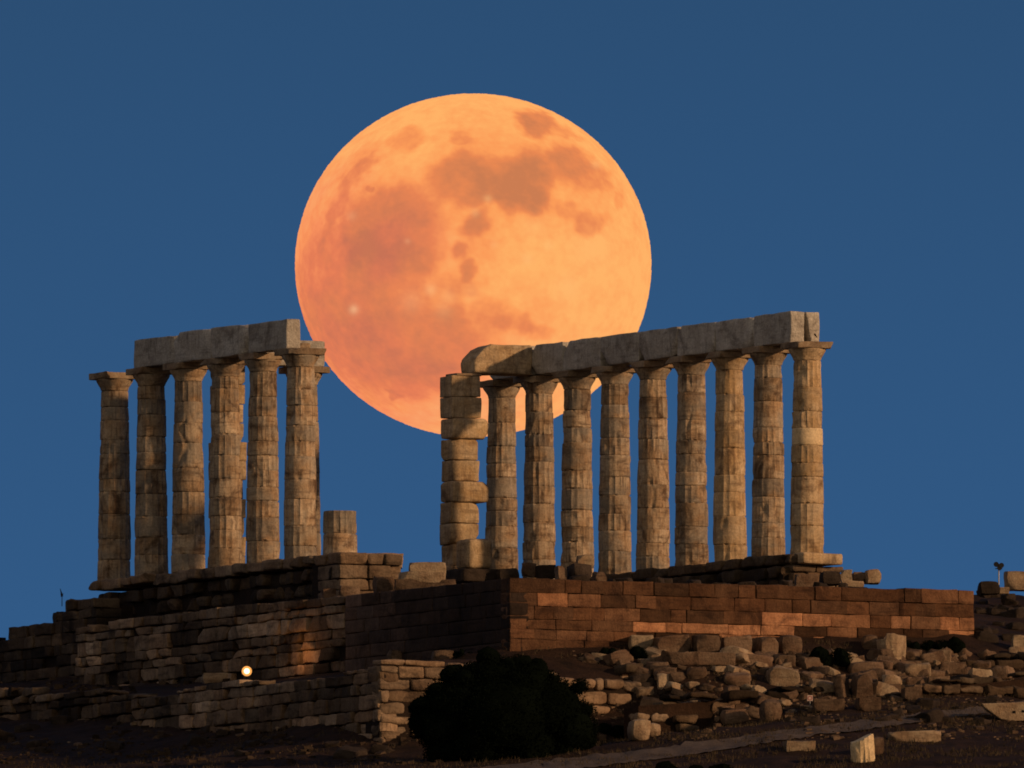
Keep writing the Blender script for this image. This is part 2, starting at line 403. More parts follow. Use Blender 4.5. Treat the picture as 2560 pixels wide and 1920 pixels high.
masonry('terrace_wall', POROS, KC, E, nE, fB, bz(KC, E, nE), 0.0, lenB, [0.42, 0.38, 0.37, 0.29, 0.28, 0.40, .4, .4, .4], (0.45, 1.35), 0.6, 0.022, 0.016, 0.007, 0.022,
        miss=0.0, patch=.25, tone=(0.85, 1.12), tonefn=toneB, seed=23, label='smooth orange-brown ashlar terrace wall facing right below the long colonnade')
# end of that wall turning away to the rear, and the rougher bank beyond
KR = KC + E*lenB
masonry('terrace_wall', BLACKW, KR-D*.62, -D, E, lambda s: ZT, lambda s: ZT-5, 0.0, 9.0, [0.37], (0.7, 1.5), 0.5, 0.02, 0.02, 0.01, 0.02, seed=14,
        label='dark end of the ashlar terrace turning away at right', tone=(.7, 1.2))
# lower retaining wall: left face and right return
f3, a3, b3 = prof([(330, 1738), (400, 1732), (470, 1722), (560, 1702), (680, 1701), (800, 1688), (870, 1678), (950, 1662)], CC, D)
s3 = hit(330, 1700, CC, D)[0]
masonry('retaining_wall', ROUGH, CC, D, nD, f3, bz(CC, D, nD), s3, -.02, (0.22, 0.44), (0.3, 1.3), 0.6, 0.045, 0.025, 0.012, 0.06, miss=0.04, patch=.7,
        tone=(0.40, 1.1), seed=31, label='lower retaining wall of rough grey courses left of the black bush', cut=.5, tz=.1)
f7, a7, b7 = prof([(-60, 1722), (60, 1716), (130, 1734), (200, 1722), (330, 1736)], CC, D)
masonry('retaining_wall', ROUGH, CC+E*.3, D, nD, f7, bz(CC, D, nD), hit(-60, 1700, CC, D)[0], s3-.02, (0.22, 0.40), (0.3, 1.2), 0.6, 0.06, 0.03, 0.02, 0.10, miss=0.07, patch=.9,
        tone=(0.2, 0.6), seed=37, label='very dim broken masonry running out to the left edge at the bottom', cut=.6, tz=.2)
f4, a4, b4 = prof([(950, 1664), (1000, 1640), (1080, 1652), (1200, 1660), (1420, 1682), (1560, 1690), (1640, 1700), (1690, 1760)], CC, E)
s4 = hit(1690, 1700, CC, E)[0]; s4a = hit(1120, 1700, CC, E)[0]; s4b = hit(1420, 1700, CC, E)[0]
masonry('retaining_wall', LOOSE if False else ROUGH, CC, E, nE, f4, bz(CC, E, nE), 0, s4a, (0.26, 0.36), (0.7, 1.3), 0.6, 0.05, 0.07, 0.02, 0.08,
        tone=(0.65, 1.0), seed=32, label='warm-lit return of the lower wall meeting the left edge of the black bush', cut=.4)
masonry('retaining_wall', ROUGH, CC, E, nE, f4, bz(CC, E, nE), s4a+.02, s4, (0.28, 0.42), (0.32, 0.8), 0.6, 0.07, 0.10, 0.02, 0.10, miss=.05,
        tone=(0.7, 1.1), seed=33, label='crumbling masonry of pale rounded blocks right of the black bush', cut=.8, tz=.1)
fa = lambda px: float(np.interp(px, [190, 600, 1000, 1275, 1600, 2435], [1712, 1705, 1668, 1640, 1622, 1595]))
pairs = []
for i in range(25):
    px = 330+620*i/24; sC = hit(px, 1700, CC, D)[0]; pC = CC+D*sC+E*.35; pC.z = f3(sC)-.16
    pa = 330+945*i/24; sq = onA(pa); pA = KC+D*sq; pA.z = at(pa, fa(pa), pA.y).z; pairs.append((pC, pA))
for i in range(1, 17):
    px = 950+740*i/16; sC = hit(px, 1700, CC, E)[0]; pC = CC+E*sC-D*.35; pC.z = f4(sC)-.16
    pa = 1275+425*i/16; sq = hit(pa, 1500, KC, E)[0]; pA = KC+E*sq; pA.z = at(pa, fa(pa), pA.y).z; pairs.append((pC, pA))
v = []; f = []; nn_ = 10
for pC, pA in pairs:
    for j in range(nn_+1):
        q = pC.lerp(pA+(pA-pC)*.08, j/nn_); v.append((q.x, q.y, q.z+noise.noise(q*1.1)*.07))
for i in range(len(pairs)-1):
    for j in range(nn_): a = i*(nn_+1)+j; f.append((a, a+nn_+1, a+nn_+2, a+1))
mb = MB(); mb.add(v, f); tag(mb.build('lower_terrace_ground', SOIL), kind='structure')
f9, _, _ = prof([(1560, 1658), (1700, 1650), (1850, 1640), (2000, 1640), (2120, 1660), (2300, 1652), (2440, 1640), (2620, 1628)], KC+D*2.4, E)
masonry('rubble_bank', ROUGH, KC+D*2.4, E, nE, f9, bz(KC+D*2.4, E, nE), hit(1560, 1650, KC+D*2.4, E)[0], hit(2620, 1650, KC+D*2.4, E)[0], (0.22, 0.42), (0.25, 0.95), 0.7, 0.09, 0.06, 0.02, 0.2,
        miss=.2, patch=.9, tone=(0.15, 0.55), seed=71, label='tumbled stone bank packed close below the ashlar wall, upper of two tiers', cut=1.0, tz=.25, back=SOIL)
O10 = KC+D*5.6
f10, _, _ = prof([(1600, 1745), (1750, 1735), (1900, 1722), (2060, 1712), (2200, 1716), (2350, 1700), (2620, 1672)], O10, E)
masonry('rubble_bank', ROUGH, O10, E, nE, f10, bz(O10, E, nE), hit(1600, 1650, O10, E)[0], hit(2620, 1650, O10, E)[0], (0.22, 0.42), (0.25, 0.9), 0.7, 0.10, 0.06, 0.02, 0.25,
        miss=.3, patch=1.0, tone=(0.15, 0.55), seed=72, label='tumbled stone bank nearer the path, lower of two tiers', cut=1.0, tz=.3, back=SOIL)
# far left wall, lower and set back
DL = KC + D*sA + E*1.0
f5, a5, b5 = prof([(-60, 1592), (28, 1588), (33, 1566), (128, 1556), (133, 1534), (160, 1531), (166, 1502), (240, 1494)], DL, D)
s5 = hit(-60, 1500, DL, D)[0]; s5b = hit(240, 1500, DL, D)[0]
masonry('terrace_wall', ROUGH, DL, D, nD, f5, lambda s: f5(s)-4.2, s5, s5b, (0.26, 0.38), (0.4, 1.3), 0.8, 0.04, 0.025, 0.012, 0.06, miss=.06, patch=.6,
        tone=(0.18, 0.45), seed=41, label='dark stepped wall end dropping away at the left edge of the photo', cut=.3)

# ------------------------------------------------------------------ temple platform
LS = LR(6, -.78); LS.z = 0
fs, _, _ = prof([(215, 1474), (300, 1462), (420, 1442), (560, 1428), (700, 1412), (845, 1394)], LS, D)
top_l = lambda s: Z0 + 0.0
a_ = hit(222, 1470, LS, D)[0]; b_ = hit(845, 1400, LS, D)[0]
masonry('stylobate', ROUGH, LS, D, nD, lambda s: Z0+.035*noise.noise((s*.9, 1, 1)), lambda s: Z0-.30, a_, b_, [0.38], (0.6, 1.5), 1.7, 0.05, 0.05, 0.014, 0.07, tone=(0.6, 1.05), cut=.6, tz=.35, back=None,
        seed=51, label='thick floor slabs carrying the shorter left-hand row of columns', cat='temple platform', tpl=TPL_HI)
LF = LR(6, -.62); LF.z = 0
a2 = hit(232, 1500, LF, D)[0]; b2 = hit(850, 1500, LF, D)[0]
f6, _, _ = prof([(163, 1500), (225, 1498), (232, 1480), (850, 1428)], LF, D)
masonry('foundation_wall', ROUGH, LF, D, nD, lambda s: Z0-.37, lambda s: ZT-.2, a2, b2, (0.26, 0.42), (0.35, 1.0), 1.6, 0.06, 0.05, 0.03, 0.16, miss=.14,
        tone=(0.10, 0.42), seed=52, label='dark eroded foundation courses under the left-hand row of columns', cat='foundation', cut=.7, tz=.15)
LE = LR(6, -.70)+D*0; LE = LS + D*b_ ; LE.z = 0
masonry('foundation_wall', LOOSE and ROUGH, LE+E*.05, E, nE, lambda s: Z0-.01-max(0, s-1.7)*.25, lambda s: ZT-.1, 0.0, 2.0, [0.34, 0.40, 0.34, 0.36, .36], (0.5, 1.2), 1.5, 0.035, 0.04, 0.015, 0.05,
        tone=(0.55, 0.85), seed=53, label='reddish broken end of the left platform under the fluted stump', cat='foundation', cut=.4)
# right row platform
RS = RR(9, -.80); RS.z = 0
a3_ = hit(1215, 1450, RS, D)[0]; b3_ = hit(1974, 1400, RS, D)[0]
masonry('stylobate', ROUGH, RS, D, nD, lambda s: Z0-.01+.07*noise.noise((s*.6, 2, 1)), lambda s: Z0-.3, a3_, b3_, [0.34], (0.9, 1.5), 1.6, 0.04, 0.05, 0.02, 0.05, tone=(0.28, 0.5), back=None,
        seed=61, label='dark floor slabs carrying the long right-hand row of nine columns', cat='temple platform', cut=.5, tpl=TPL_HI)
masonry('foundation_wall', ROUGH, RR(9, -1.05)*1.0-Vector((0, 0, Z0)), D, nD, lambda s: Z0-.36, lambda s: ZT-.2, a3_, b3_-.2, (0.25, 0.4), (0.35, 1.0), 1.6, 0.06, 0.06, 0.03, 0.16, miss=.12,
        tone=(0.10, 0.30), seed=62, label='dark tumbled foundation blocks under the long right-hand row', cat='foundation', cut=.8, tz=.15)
RE = RS + D*b3_; RE.z = 0
masonry('foundation_wall', ROUGH, RE+E*.1+D*.05, E, nE, lambda s: Z0-.36, lambda s: ZT-.2, 0.0, 1.75, [0.20, 0.32, 0.36, .36], (0.5, 1.1), 1.4, 0.05, 0.05, 0.02, 0.08,
        tone=(0.5, 0.9), seed=63, label='lit end courses of the platform under the right corner column', cat='foundation', cut=.6)
# plinth block under the corner column
def loose(name, label, cat, P0, size, rot=0.0, m=LOOSE, bev=.06, rough=.04, seed=None, cut=.5, boulder=0.0, tilt=(0, 0), group=None, tpl=TPL_HI):
    seed = random.random()*90 if seed is None else seed
    vs, fs_ = block(size, bev, rough, seed, tpl, cut=cut, boulder=boulder, freq=max(1.2, 1.0/max(size)))
    M = Matrix.Rotation(rot, 3, 'Z') @ Matrix.Rotation(tilt[0], 3, 'X') @ Matrix.Rotation(tilt[1], 3, 'Y')
    mb = MB(); mb.add([M@q + Vector((0, 0, size[2]/2)) for q in vs], fs_)
    o = mb.build(name, m); o.location = P0
    return tag(o, label, cat, group)
RZ = math.atan2(E.y, E.x)          # blocks squared to the temple: local x = E, local -y = D
loose('plinth_block', 'pale chamfered slab jutting out under the right corner column', 'stone block', RR(9, .12)+D*.05+Vector((0, 0, -.33)), (1.30, 1.50, .33), RZ, MARBLEP, .07, .02, 3.3, 0)

# ------------------------------------------------------------------ columns
def drum_mesh(r0, r1, h, seed, flute=1.0, chip=1.0, segs=96, rings=7, zo=0.0, js=1.0):
    rnd = random.Random(int(seed*977)); v = []; f = []
    zs = [0, .012, .035] + [h*(i+1)/(rings+1) for i in range(rings)] + [h-.035, h-.012, h]
    inset = [.024*js, .007*js, 0] + [0]*rings + [0, .007*js, .024*js]
    ph = rnd.random()*.1
    for z, ins in zip(zs, inset):
        t = z/h; r = r0+(r1-r0)*t
        for k in range(segs):
            a = 2*math.pi*k/segs
            p = Vector((math.cos(a)*1.5, math.sin(a)*1.5, (z+zo)*1.8)) + Vector((seed*3.1, seed*1.7, seed))
            fl = abs(math.sin(8*a+ph)); wear = max(0.0, min(1.0, .75+1.1*noise.noise(p*.9)))*flute
            q = r - .030*wear*(fl**.6) + noise.noise(p*.8)*.018*chip + noise.noise(p*2)*.008*chip + noise.noise(p*5)*.003*chip - max(0, noise.noise(p*1.1+Vector((3, 8, 1)))-.34)*.16*chip
            ch = noise.noise(p*2.3+Vector((9, 0, 0)))
            if ins and ch > .15: q -= (ch-.15)*.11*chip
            q -= ins
            v.append((math.cos(a)*q, math.sin(a)*q, z))
    n = len(zs)
    for i in range(n-1):
        for k in range(segs):
            v0 = i*segs+k; v1 = i*segs+(k+1) % segs; f.append((v0, v1, v1+segs, v0+segs))
    f.append(tuple(range(segs))[::-1]); f.append(tuple((n-1)*segs+k for k in range(segs)))
    return v, f
HC = 6.10; HSH = HC-.52
def column(base, label, seed, group, mt=MARBLE, pale=None, height=None, capital=True, chipfac=1.0):
    rnd = random.Random(seed)
    root = link('column', None, loc=base)
    tag(root, label, 'column', group)
    H = height or HSH; z = 0; nd = rnd.choice((9, 10, 10)) if not height else max(1, round(H/.6))
    hs = [rnd.uniform(.62, 1.3) for _ in range(nd)]; cs = rnd.random()*80+1; S_ = sum(hs); hs = [a/S_*H for a in hs]
    R0, R1 = .495, .395
    rad = lambda zz: R0 + (R1-R0)*(zz/HSH) + .012*math.sin(math.pi*zz/HSH)
    for i, h in enumerate(hs):
        mb = MB(); fl = 1.0 if rnd.random() < .75 else .3
        m = mt
        lab = None
        if pale is not None and i == pale: m = PALE; fl = 0.0; lab = 'smooth pale replaced drum'
        vv, ff = drum_mesh(rad(z), rad(z+h), h, cs, fl, chipfac*(.2 if m is PALE else 1.0), zo=z, js=rnd.choice((.35, .45, .6, 1.3)))
        mb.add(vv, ff); o = mb.build('drum', m, root)
        o.location = (rnd.uniform(-.012, .012), rnd.uniform(-.012, .012), z); o.rotation_euler = (0, 0, rnd.uniform(-.04, .04)+i*0.0)
        if lab: o['label'] = lab
        z += h
    if capital:
        v = []; f = []; segs = 64; pr = [(0, .385), (.02, .40), (.05, .405), (.10, .425), (.18, .475), (.26, .525), (.31, .545), (.34, .535)]
        for zz, r in pr:
            for k in range(segs):
                a = 2*math.pi*k/segs; rr = r+noise.noise((math.cos(a)*2+seed, math.sin(a)*2, zz*4))*.02
                v.append((rr*math.cos(a), rr*math.sin(a), zz))
        for i in range(len(pr)-1):
            for k in range(segs):
                a = i*segs+k; b = i*segs+(k+1) % segs; f.append((a, b, b+segs, a+segs))
        f.append(tuple(range(segs))[::-1]); f.append(tuple((len(pr)-1)*segs+k for k in range(segs)))
        mb = MB(); mb.add(v, f); cap = mb.build('capital', mt, root); cap.location = (0, 0, z)
        vs, fs_ = block((1.14, 1.14, .19), .018, .016, seed*1.37, TPL_HI, cut=.5)
        mb = MB(); mb.add([Matrix.Rotation(RZ, 3, 'Z')@q for q in vs], fs_); ab = mb.build('abacus', LOOSEP, cap); ab.location = (0, 0, .335+.095)
    return root
ordr = ['first', 'second', 'third', 'fourth', 'fifth', 'sixth', 'seventh', 'eighth', 'ninth']
txt = ['brown weathered column beside the square block pillar, first of the right-hand row',
       'column in front of the moon, second in the right-hand row from the square pillar',
       'column with a dark band under its capital, third in the right-hand row',
       'grey-edged warm column, fourth from the left in the right-hand row',
       'column jutting slightly at mid height, fifth and middle one of the right-hand row',
       'dark-stained column, sixth from the left in the right-hand row',
       'honey-coloured column, seventh from the left in the right-hand row',
       'banded column just inside the corner, eighth in the right-hand row',
       'palest column with a smooth new drum, at the right corner of the temple']
for n in range(1, 10):
    column(RR(n), txt[n-1], 100+n*3, 'nine columns of the long right-hand row', pale=(5 if n == 9 else None), mt=(MARBLEP if n in (7, 9) else MARBLE))
txl = ['free-standing end column without a beam above it, far left of the temple',
       'column under the left end of the left-hand beam, second from the left',
       'column third from the left, left-hand row',
       'column fourth from the left with a block pillar behind it',
       'column fifth from the left with a pale drum band, left-hand row',
       'right end column of the left-hand row, with a wide overhanging capital']
for n in range(1, 7):
    column(LR(n), txl[n-1], 200+n*7, 'six columns of the left-hand row')
column(LR(7, .06), 'short fluted column stump right of the left-hand row', 291, None, height=1.28, capital=False, chipfac=.6)
INC = LR(3, 3.73)
column(INC, 'inner column mostly hidden behind the right end column of the left-hand row', 303, None)

# ------------------------------------------------------------------ architraves
ZA = Z0+HC+.005
def beam(n0, n1, rowf, label, seed, e0=-.47, e1=.47, h=.88, m=BEAM, one=False, cut=.8):
    a = rowf(n0); b = rowf(n1); ln = (b-a).length; mid = (a+b)/2
    root = link('architrave_block', None, loc=Vector((mid.x, mid.y, ZA)))
    tag(root, label, 'stone beam', 'stone beams lying along the tops of the columns')
    for k, (x0, x1, hh) in enumerate(((e0, -.02, h), (.02, e1, h-.0))):
        if one and k: continue
        vs, fs_ = block((x1-x0, ln-.012, hh), .03, .030, seed+k*3.3, TPL_HI, cut=cut, freq=1.6)
        M = Matrix.Rotation(RZ, 3, 'Z')
        if 'split' in label and k: vs = [q+Vector((max(0, .5-q.z/hh)*.20*(1+.5*noise.noise((q.z*5, 0, 0))), 0, 0)) if q.x < 0 else q for q in vs]
        mb = MB(); mb.add([M@(q+Vector(((x0+x1)/2, 0, hh/2))) for q in vs], fs_)
        o = mb.build('outer_slab' if k == 0 else 'inner_slab', m, root)
    return root
beam(6.02, 5.0, LR, 'right end beam of the left-hand row with a pale end face', 1.1, h=.86, one=True, cut=0)
loose('stone_block', 'small block left on the capital beside the right end of the left-hand beam', 'stone block', LR(5.9, .18)+Vector((0, 0, HC+.01)), (.36, .4, .17), RZ, LOOSEP, .03, .02, 2.2, .3)
beam(5, 4, LR, 'beam over the fourth and fifth columns of the left-hand row', 2.7)
beam(4, 3, LR, 'beam over the third and fourth columns of the left-hand row', 4.9)
beam(3, 1.92, LR, 'left end beam of the left-hand row, over its second column', 6.2, h=.82)
bl = ['beam meeting the yellowish cross block at the left end of the right-hand row', 'beam over the third and fourth columns of the right-hand row',
      'beam ending where the moon edge meets the right-hand row', 'beam over the fifth and sixth columns of the right-hand row',
      'beam over the sixth and seventh columns of the right-hand row', 'beam over the seventh and eighth columns of the right-hand row',
      'cracked right corner beam with a bright split end face']
for i, n in enumerate([2, 3, 4, 5, 6, 7, 8]):
    beam(n+.17 if n == 2 else n, n+1 if n < 8 else 8.95, RR, bl[i], 11.3+i*2.1, h=.90 if n == 8 else .87, cut=0 if n == 8 else .8)
beam(.86, 2.155, RR, 'short beam over the first right-hand column, hidden behind the yellowish cross beam', 29.0, h=.86)
# cross block on the pillar and second column
X0 = RR(2.19, 0); cb = link('architrave_block', None, loc=Vector((RR(2).x, RR(2).y, ZA)))
vs, fs_ = block((1.88, .95, .86), .06, .035, 8.8, TPL_HI, cut=0)
M = Matrix.Rotation(RZ, 3, 'Z'); out = []
for q in vs:
    q = q.copy()
    k = max(0.0, (-q.x-.36)/.58)                         # left end broken off at a slant
    if q.z > -.1: q.z -= .40*k*k*(q.z+.1)/.5; q.x += .22*k*(q.z+.1)
    out.append(M@(q+Vector((-.47-.94, -.05, .43))))
mb = MB(); mb.add(out, fs_); o = mb.build('beam_body', MARBLEP, cb)
tag(cb, 'yellowish cross beam with a broken left end, against the moon above the square pillar', 'stone beam')
# inner cross beam behind left row, on pillar and inner column
IB = LR(3, 0); o = loose('architrave_block', 'inner cross beam glimpsed behind the left-hand row', 'stone beam', Vector((LR(3, 2.75).x, LR(3, 2.75).y, ZA)), (2.9, .85, .75), RZ, BEAM, .03, .03, 4.1, .3)

# ------------------------------------------------------------------ block pillars
def pillar(base, wx, wy, hts, label, seed, extra=(), m=MARBLEP, jit=.03):
    rnd = random.Random(seed); root = link('block_pillar', None, loc=base); tag(root, label, 'pillar')
    M = Matrix.Rotation(RZ, 3, 'Z'); z = 0
    for i, h in enumerate(hts):
        x0, x1 = -wx/2, wx/2
        for (k, ex) in extra:
            if k == i: x1 += ex
        x0 += rnd.uniform(-jit, jit); x1 += rnd.uniform(-jit, jit)
        big = x1-wx/2 > .15
        vs, fs_ = block((x1-x0, wy+rnd.uniform(-jit, jit)+(.12 if big else 0), h-.008), .028 if x1-wx/2 < .15 else .09, .022, rnd.random()*80, TPL_HI, cut=.0 if rnd.random() < .35 else .5)
        mb = MB(); mb.add([M@(q+Vector(((x0+x1)/2, -.06 if big else 0, h/2+z))) for q in vs], fs_)
        mb.build('course_block', m, root); z += h
    return root
dfr = 2.19
PB = RR(2.0, -2.59); PB = PB + D*0.08
pz = hit(1150, 1425, PB, E)[1]
tot = ZA-.08 - (Z0-.15)
pillar(Vector((PB.x, PB.y, Z0-.15)), .95, .80, [tot/10]*9+[tot/10], 'square pillar of stacked blocks with two jutting stones, left end of the right-hand row', 71,
       extra=[(4, .25), (7, .22), (5, -.07), (6, -.10), (3, -.05), (2, -.08)], jit=.03)
IP = LR(2.75, 1.55)
pillar(Vector((IP.x, IP.y, Z0)), .78, .78, [HC/11]*11, 'inner block pillar glimpsed behind the fourth column from the left', 72, jit=.06)
o = loose('cap_stone', 'thin flat stone bedded on top of the square pillar beneath the cross beam', 'stone block', Vector((PB.x+.08, PB.y, ZA-.085)), (.80, .78, .08), RZ, LOOSEP, .02, .01, 6.6, 0)

# ------------------------------------------------------------------ loose blocks the photo shows one by one
def lb(x0, y0, x1, y1, label, Yd=None, m=LOOSE, dep=.7, boulder=0.0, bev=.07, rough=.058, cut=1.0, rot=None, name='stone_block', cat='stone block', group=None, tilt=0.0, lift=0.0):
    cx = (x0+x1)/2
    p = onground(cx, y1-2) if Yd is None else at(cx, y1, Yd)
    s = ((p-CAM).length)*K
    W_, H_ = (x1-x0)*s, (y1-y0)*s
    rt = random.uniform(-.5, .5) if rot is None else rot
    Dp = max(.25, min(dep, W_*1.1))
    # width seen = x*cos + depth*sin
    xl = max(.18, (W_ - Dp*abs(math.sin(rt)))/max(.3, math.cos(rt)))
    c = p + Vector((0, Dp*.35, 0)); c.z = p.z - .03 + lift
    return loose(name, label, cat, c, (xl, Dp, H_+.03), rt, m, bev*.65, rough, None, cut, boulder, (random.uniform(-.05, .05), tilt), group)
lst = [
 (1916, 1673, 1998, 1721, 'large squared orange-lit block standing alone on the dark slope', LOOSEP, .1, 0, .06),
 (2257, 1660, 2328, 1696, 'squared brown block right of the upright drum, upper of two', LOOSEP, .1, 0, .05),
 (2256, 1695, 2310, 1724, 'brown block under the squared one right of the upright drum', LOOSE, .2, 0, .06),
 (2310, 1695, 2375, 1732, 'layered tan block at the right end of the pair below the drum', LOOSE, .2, .1, .08),
 (2415, 1676, 2484, 1721, 'tan chipped block on the bank by the right edge', LOOSEP, .25, .15, .09),
 (2482, 1667, 2538, 1698, 'flat greyish block leaning by the right edge', LOOSE, -.3, 0, .06),
 (2344, 1630, 2375, 1664, 'small upright stone standing on a longer block near the right', LOOSEP, 0, 0, .04),
 (2342, 1660, 2413, 1690, 'long brown block with a small upright stone on its left end', LOOSE, .1, 0, .06),
 (2207, 1692, 2252, 1721, 'moulded pale fragment with two ledges below the upright drum', LOOSEP, 0, 0, .05),
 (2115, 1658, 2212, 1688, 'curved weathered slab lying like a lintel left of the drum', LOOSE, .1, .35, .1),
 (2129, 1685, 2183, 1750, 'tall brown block under the curved weathered slab', LOOSE, .2, .1, .07),
 (2082, 1692, 2126, 1747, 'leaning slab left of the tall brown block', LOOSE, -.4, 0, .05),
 (2136, 1747, 2203, 1780, 'reddish block at the foot of the tall brown block', LOOSE, .15, .1, .07),
 (2031, 1749, 2111, 1780, 'wide dark red block right of the small sign', LOOSE, .05, 0, .06),
 (2252, 1720, 2306, 1752, 'dim block half sunk below the pair right of the drum', LOOSE, .2, .2, .08),
 (1895, 1752, 1957, 1806, 'rounded boulder on the slope left of the small sign', LOOSE, .2, .7, .1),
 (1800, 1776, 1900, 1810, 'long low reddish boulder on the slope', LOOSE, .1, .5, .1),
 (1806, 1716, 1855, 1779, 'upright rounded stone behind the long low boulder', LOOSE, .3, .4, .1),
 (1941, 1591, 2010, 1640, 'big round-shouldered rock against the ashlar wall', LOOSE, .2, .5, .1),
 (1878, 1595, 1945, 1640, 'slanting grey rock against the ashlar wall', LOOSE, .4, .2, .1),
 (1805, 1592, 1880, 1640, 'brown squared rock at the foot of the ashlar wall', LOOSE, .1, .1, .07),
 (1930, 1638, 1990, 1666, 'flat grey slab below the round-shouldered rock', LOOSE, .1, 0, .05),
 (1838, 1640, 1930, 1668, 'dark red slab with a black joint under it', LOOSE, .05, 0, .05),
 (2154, 1588, 2195, 1628, 'small rounded rock touching the left of the upright drum', LOOSE, .1, .5, .08),
 (1569, 1590, 1632, 1630, 'pale yellow squared block at the foot of the ashlar wall', LOOSEP, .1, 0, .05),
 (1634, 1590, 1728, 1636, 'grey slanted slab with a socket, right of the pale yellow block', LOOSE, .15, .1, .07),
 (1728, 1590, 1800, 1638, 'broad brown rock between the slab with a socket and the squared rock', LOOSE, .2, .2, .08),
 (1648, 1634, 1837, 1664, 'long thin slab lying below the row of rocks', LOOSE, .06, 0, .04),
 (1622, 1638, 1658, 1660, 'small block at the left end of the long thin slab', LOOSEP, .2, .1, .05),
 (1614, 1655, 1675, 1684, 'flat brown stone under the left end of the long thin slab', LOOSE, .1, .3, .06),
 (1634, 1686, 1676, 1730, 'honey-coloured stone on top of the crumbling masonry', LOOSEP, .3, .2, .07),
 (1688, 1779, 1742, 1810, 'flat brown slab at the slope foot right of the masonry', LOOSE, .1, 0, .05),
 (1706, 1754, 1760, 1780, 'whitish angular stone on the slope right of the masonry', LOOSEP, -.3, .1, .04),
 (1786, 1750, 1812, 1785, 'small leaning grey stone by the long low boulder', LOOSE, .4, .3, .05),
 (1565, 1800, 1632, 1853, 'pinkish boulder at the foot of the crumbling masonry', LOOSEP, .3, .5, .1),
 (1616, 1812, 1654, 1843, 'smaller boulder resting right of the pinkish one', LOOSEP, .2, .5, .08),
 (2220, 1830, 2352, 1856, 'long thin marble slab lying beyond the path', LOOSEP, .05, 0, .04),
 (1958, 1855, 2042, 1878, 'low pale slab lying left of the fluted fragment', LOOSEP, .1, .1, .05),
 (2175, 1845, 2212, 1890, 'dim rounded stone tucked behind the fluted fragment', LOOSE, .1, .4, .08),
 (2527, 1593, 2575, 1635, 'upper of two tan blocks stacked at the right edge', LOOSEP, .1, 0, .05),
 (2530, 1635, 2575, 1662, 'lower of two tan blocks stacked at the right edge', LOOSE, .1, 0, .05),
 (500, 1683, 584, 1710, 'long rounded tan stone lying just left of the lit lamp', LOOSEP, .1, .5, .08),
 (1076, 1628, 1136, 1657, 'tan pair-like boulder above the bush, right of the dark one', LOOSE, .1, .3, .08),
 (967, 1628, 1077, 1662, 'dark broad boulder above the bush left side', LOOSE, .1, .4, .1),
]
for (x0, y0, x1, y1, lab, m, rot, bo, be) in lst:
    lb(x0, y0, x1, y1, lab, None, m, .75, bo, be, rot=rot, tilt=(-.12 if 'slanted' in lab or 'leaning' in lab else 0))
# blocks up on the platforms, at known depths
ly = LR(7).y
top = [
 (918, 1384, 1010, 1414, 'broken slab corner overhanging right of the fluted stump', ly+.2, LOOSEP, .1),
 (1021, 1405, 1117, 1432, 'tan block of the low pile between the two rows, upper', -4.0, LOOSEP, .05),
 (996, 1430, 1114, 1452, 'pale slab of the low pile between the two rows, lower', -4.5, LOOSEP, .05),
 (985, 1448, 1140, 1480, 'brown rubble bed under the low pale slab', -4.5, LOOSE, .05),
 (847, 1466, 901, 1492, 'reddish block wedged at the foot of the left platform end', KC.y+13.5, LOOSE, .1),
 (800, 1472, 843, 1502, 'grey rounded block under the left platform end', KC.y+13.8, LOOSE, .2),
 (930, 1440, 985, 1478, 'dim block right of the left platform end', -2.5, LOOSE, .2),
 (1438, 1388, 1487, 1416, 'small orange block in front of the third column of the right-hand row', RR(3, -1.2).y-2.0, LOOSEP, .2),
 (1300, 1408, 1345, 1436, 'grey stone at the foot of the second right-hand column', RR(2, -1.2).y-2.5, LOOSE, .2),
 (1338, 1412, 1392, 1440, 'dark broken block between the second and third right-hand columns', RR(2, -1.2).y-3.2, DARKL, .3),
 (1386, 1415, 1416, 1448, 'small brown stone on the terrace below the third right-hand column', -9.0, LOOSE, .3),
 (1414, 1410, 1482, 1444, 'dark slab leaning below the small orange block', -9.0, DARKL, .3),
 (1477, 1428, 1515, 1450, 'brown stone on the terrace edge below the fourth right-hand column', -10.0, LOOSE, .3),
 (1236, 1422, 1300, 1446, 'dim grey block right of the square pillar foot', RR(2, -2).y-2.4, DARKL, .2),
 (2100, 1426, 2132, 1452, 'pale upright stone right of the temple corner', -6.0, LOOSEP, .1),
 (2046, 1428, 2101, 1456, 'dark rounded block right of the temple corner', -6.5, DARKL, .2),
 (2130, 1428, 2165, 1452, 'grey stone between two pale ones right of the temple corner', -5.6, LOOSE, .1),
 (2160, 1426, 2204, 1453, 'tan stone at the right end of the low row beside the corner', -5.8, LOOSEP, .2),
 (2100, 1452, 2165, 1462, 'thin pale slab on the terrace edge right of the temple corner', -7.5, LOOSEP, .05),
 (1985, 1436, 2046, 1458, 'low dark stone under the lit corner plinth', -7.0, LOOSE, .1),
 (2509, 1428, 2600, 1470, 'pale squared block against the sky at the right edge', 4.5, LOOSEP, .1),
 (2440, 1455, 2500, 1480, 'dim mossy stone beside the light mast', 2.0, DARKL, .2),
 (163, 1497, 228, 1528, 'weathered block on the step left of the end column', LR(1).y-1.2, LOOSE, .2),
 (130, 1529, 166, 1556, 'dark small block on the lower step at far left', LR(1).y-1.6, DARKL, .2),
]
er_ = random.Random(5); px = 1500
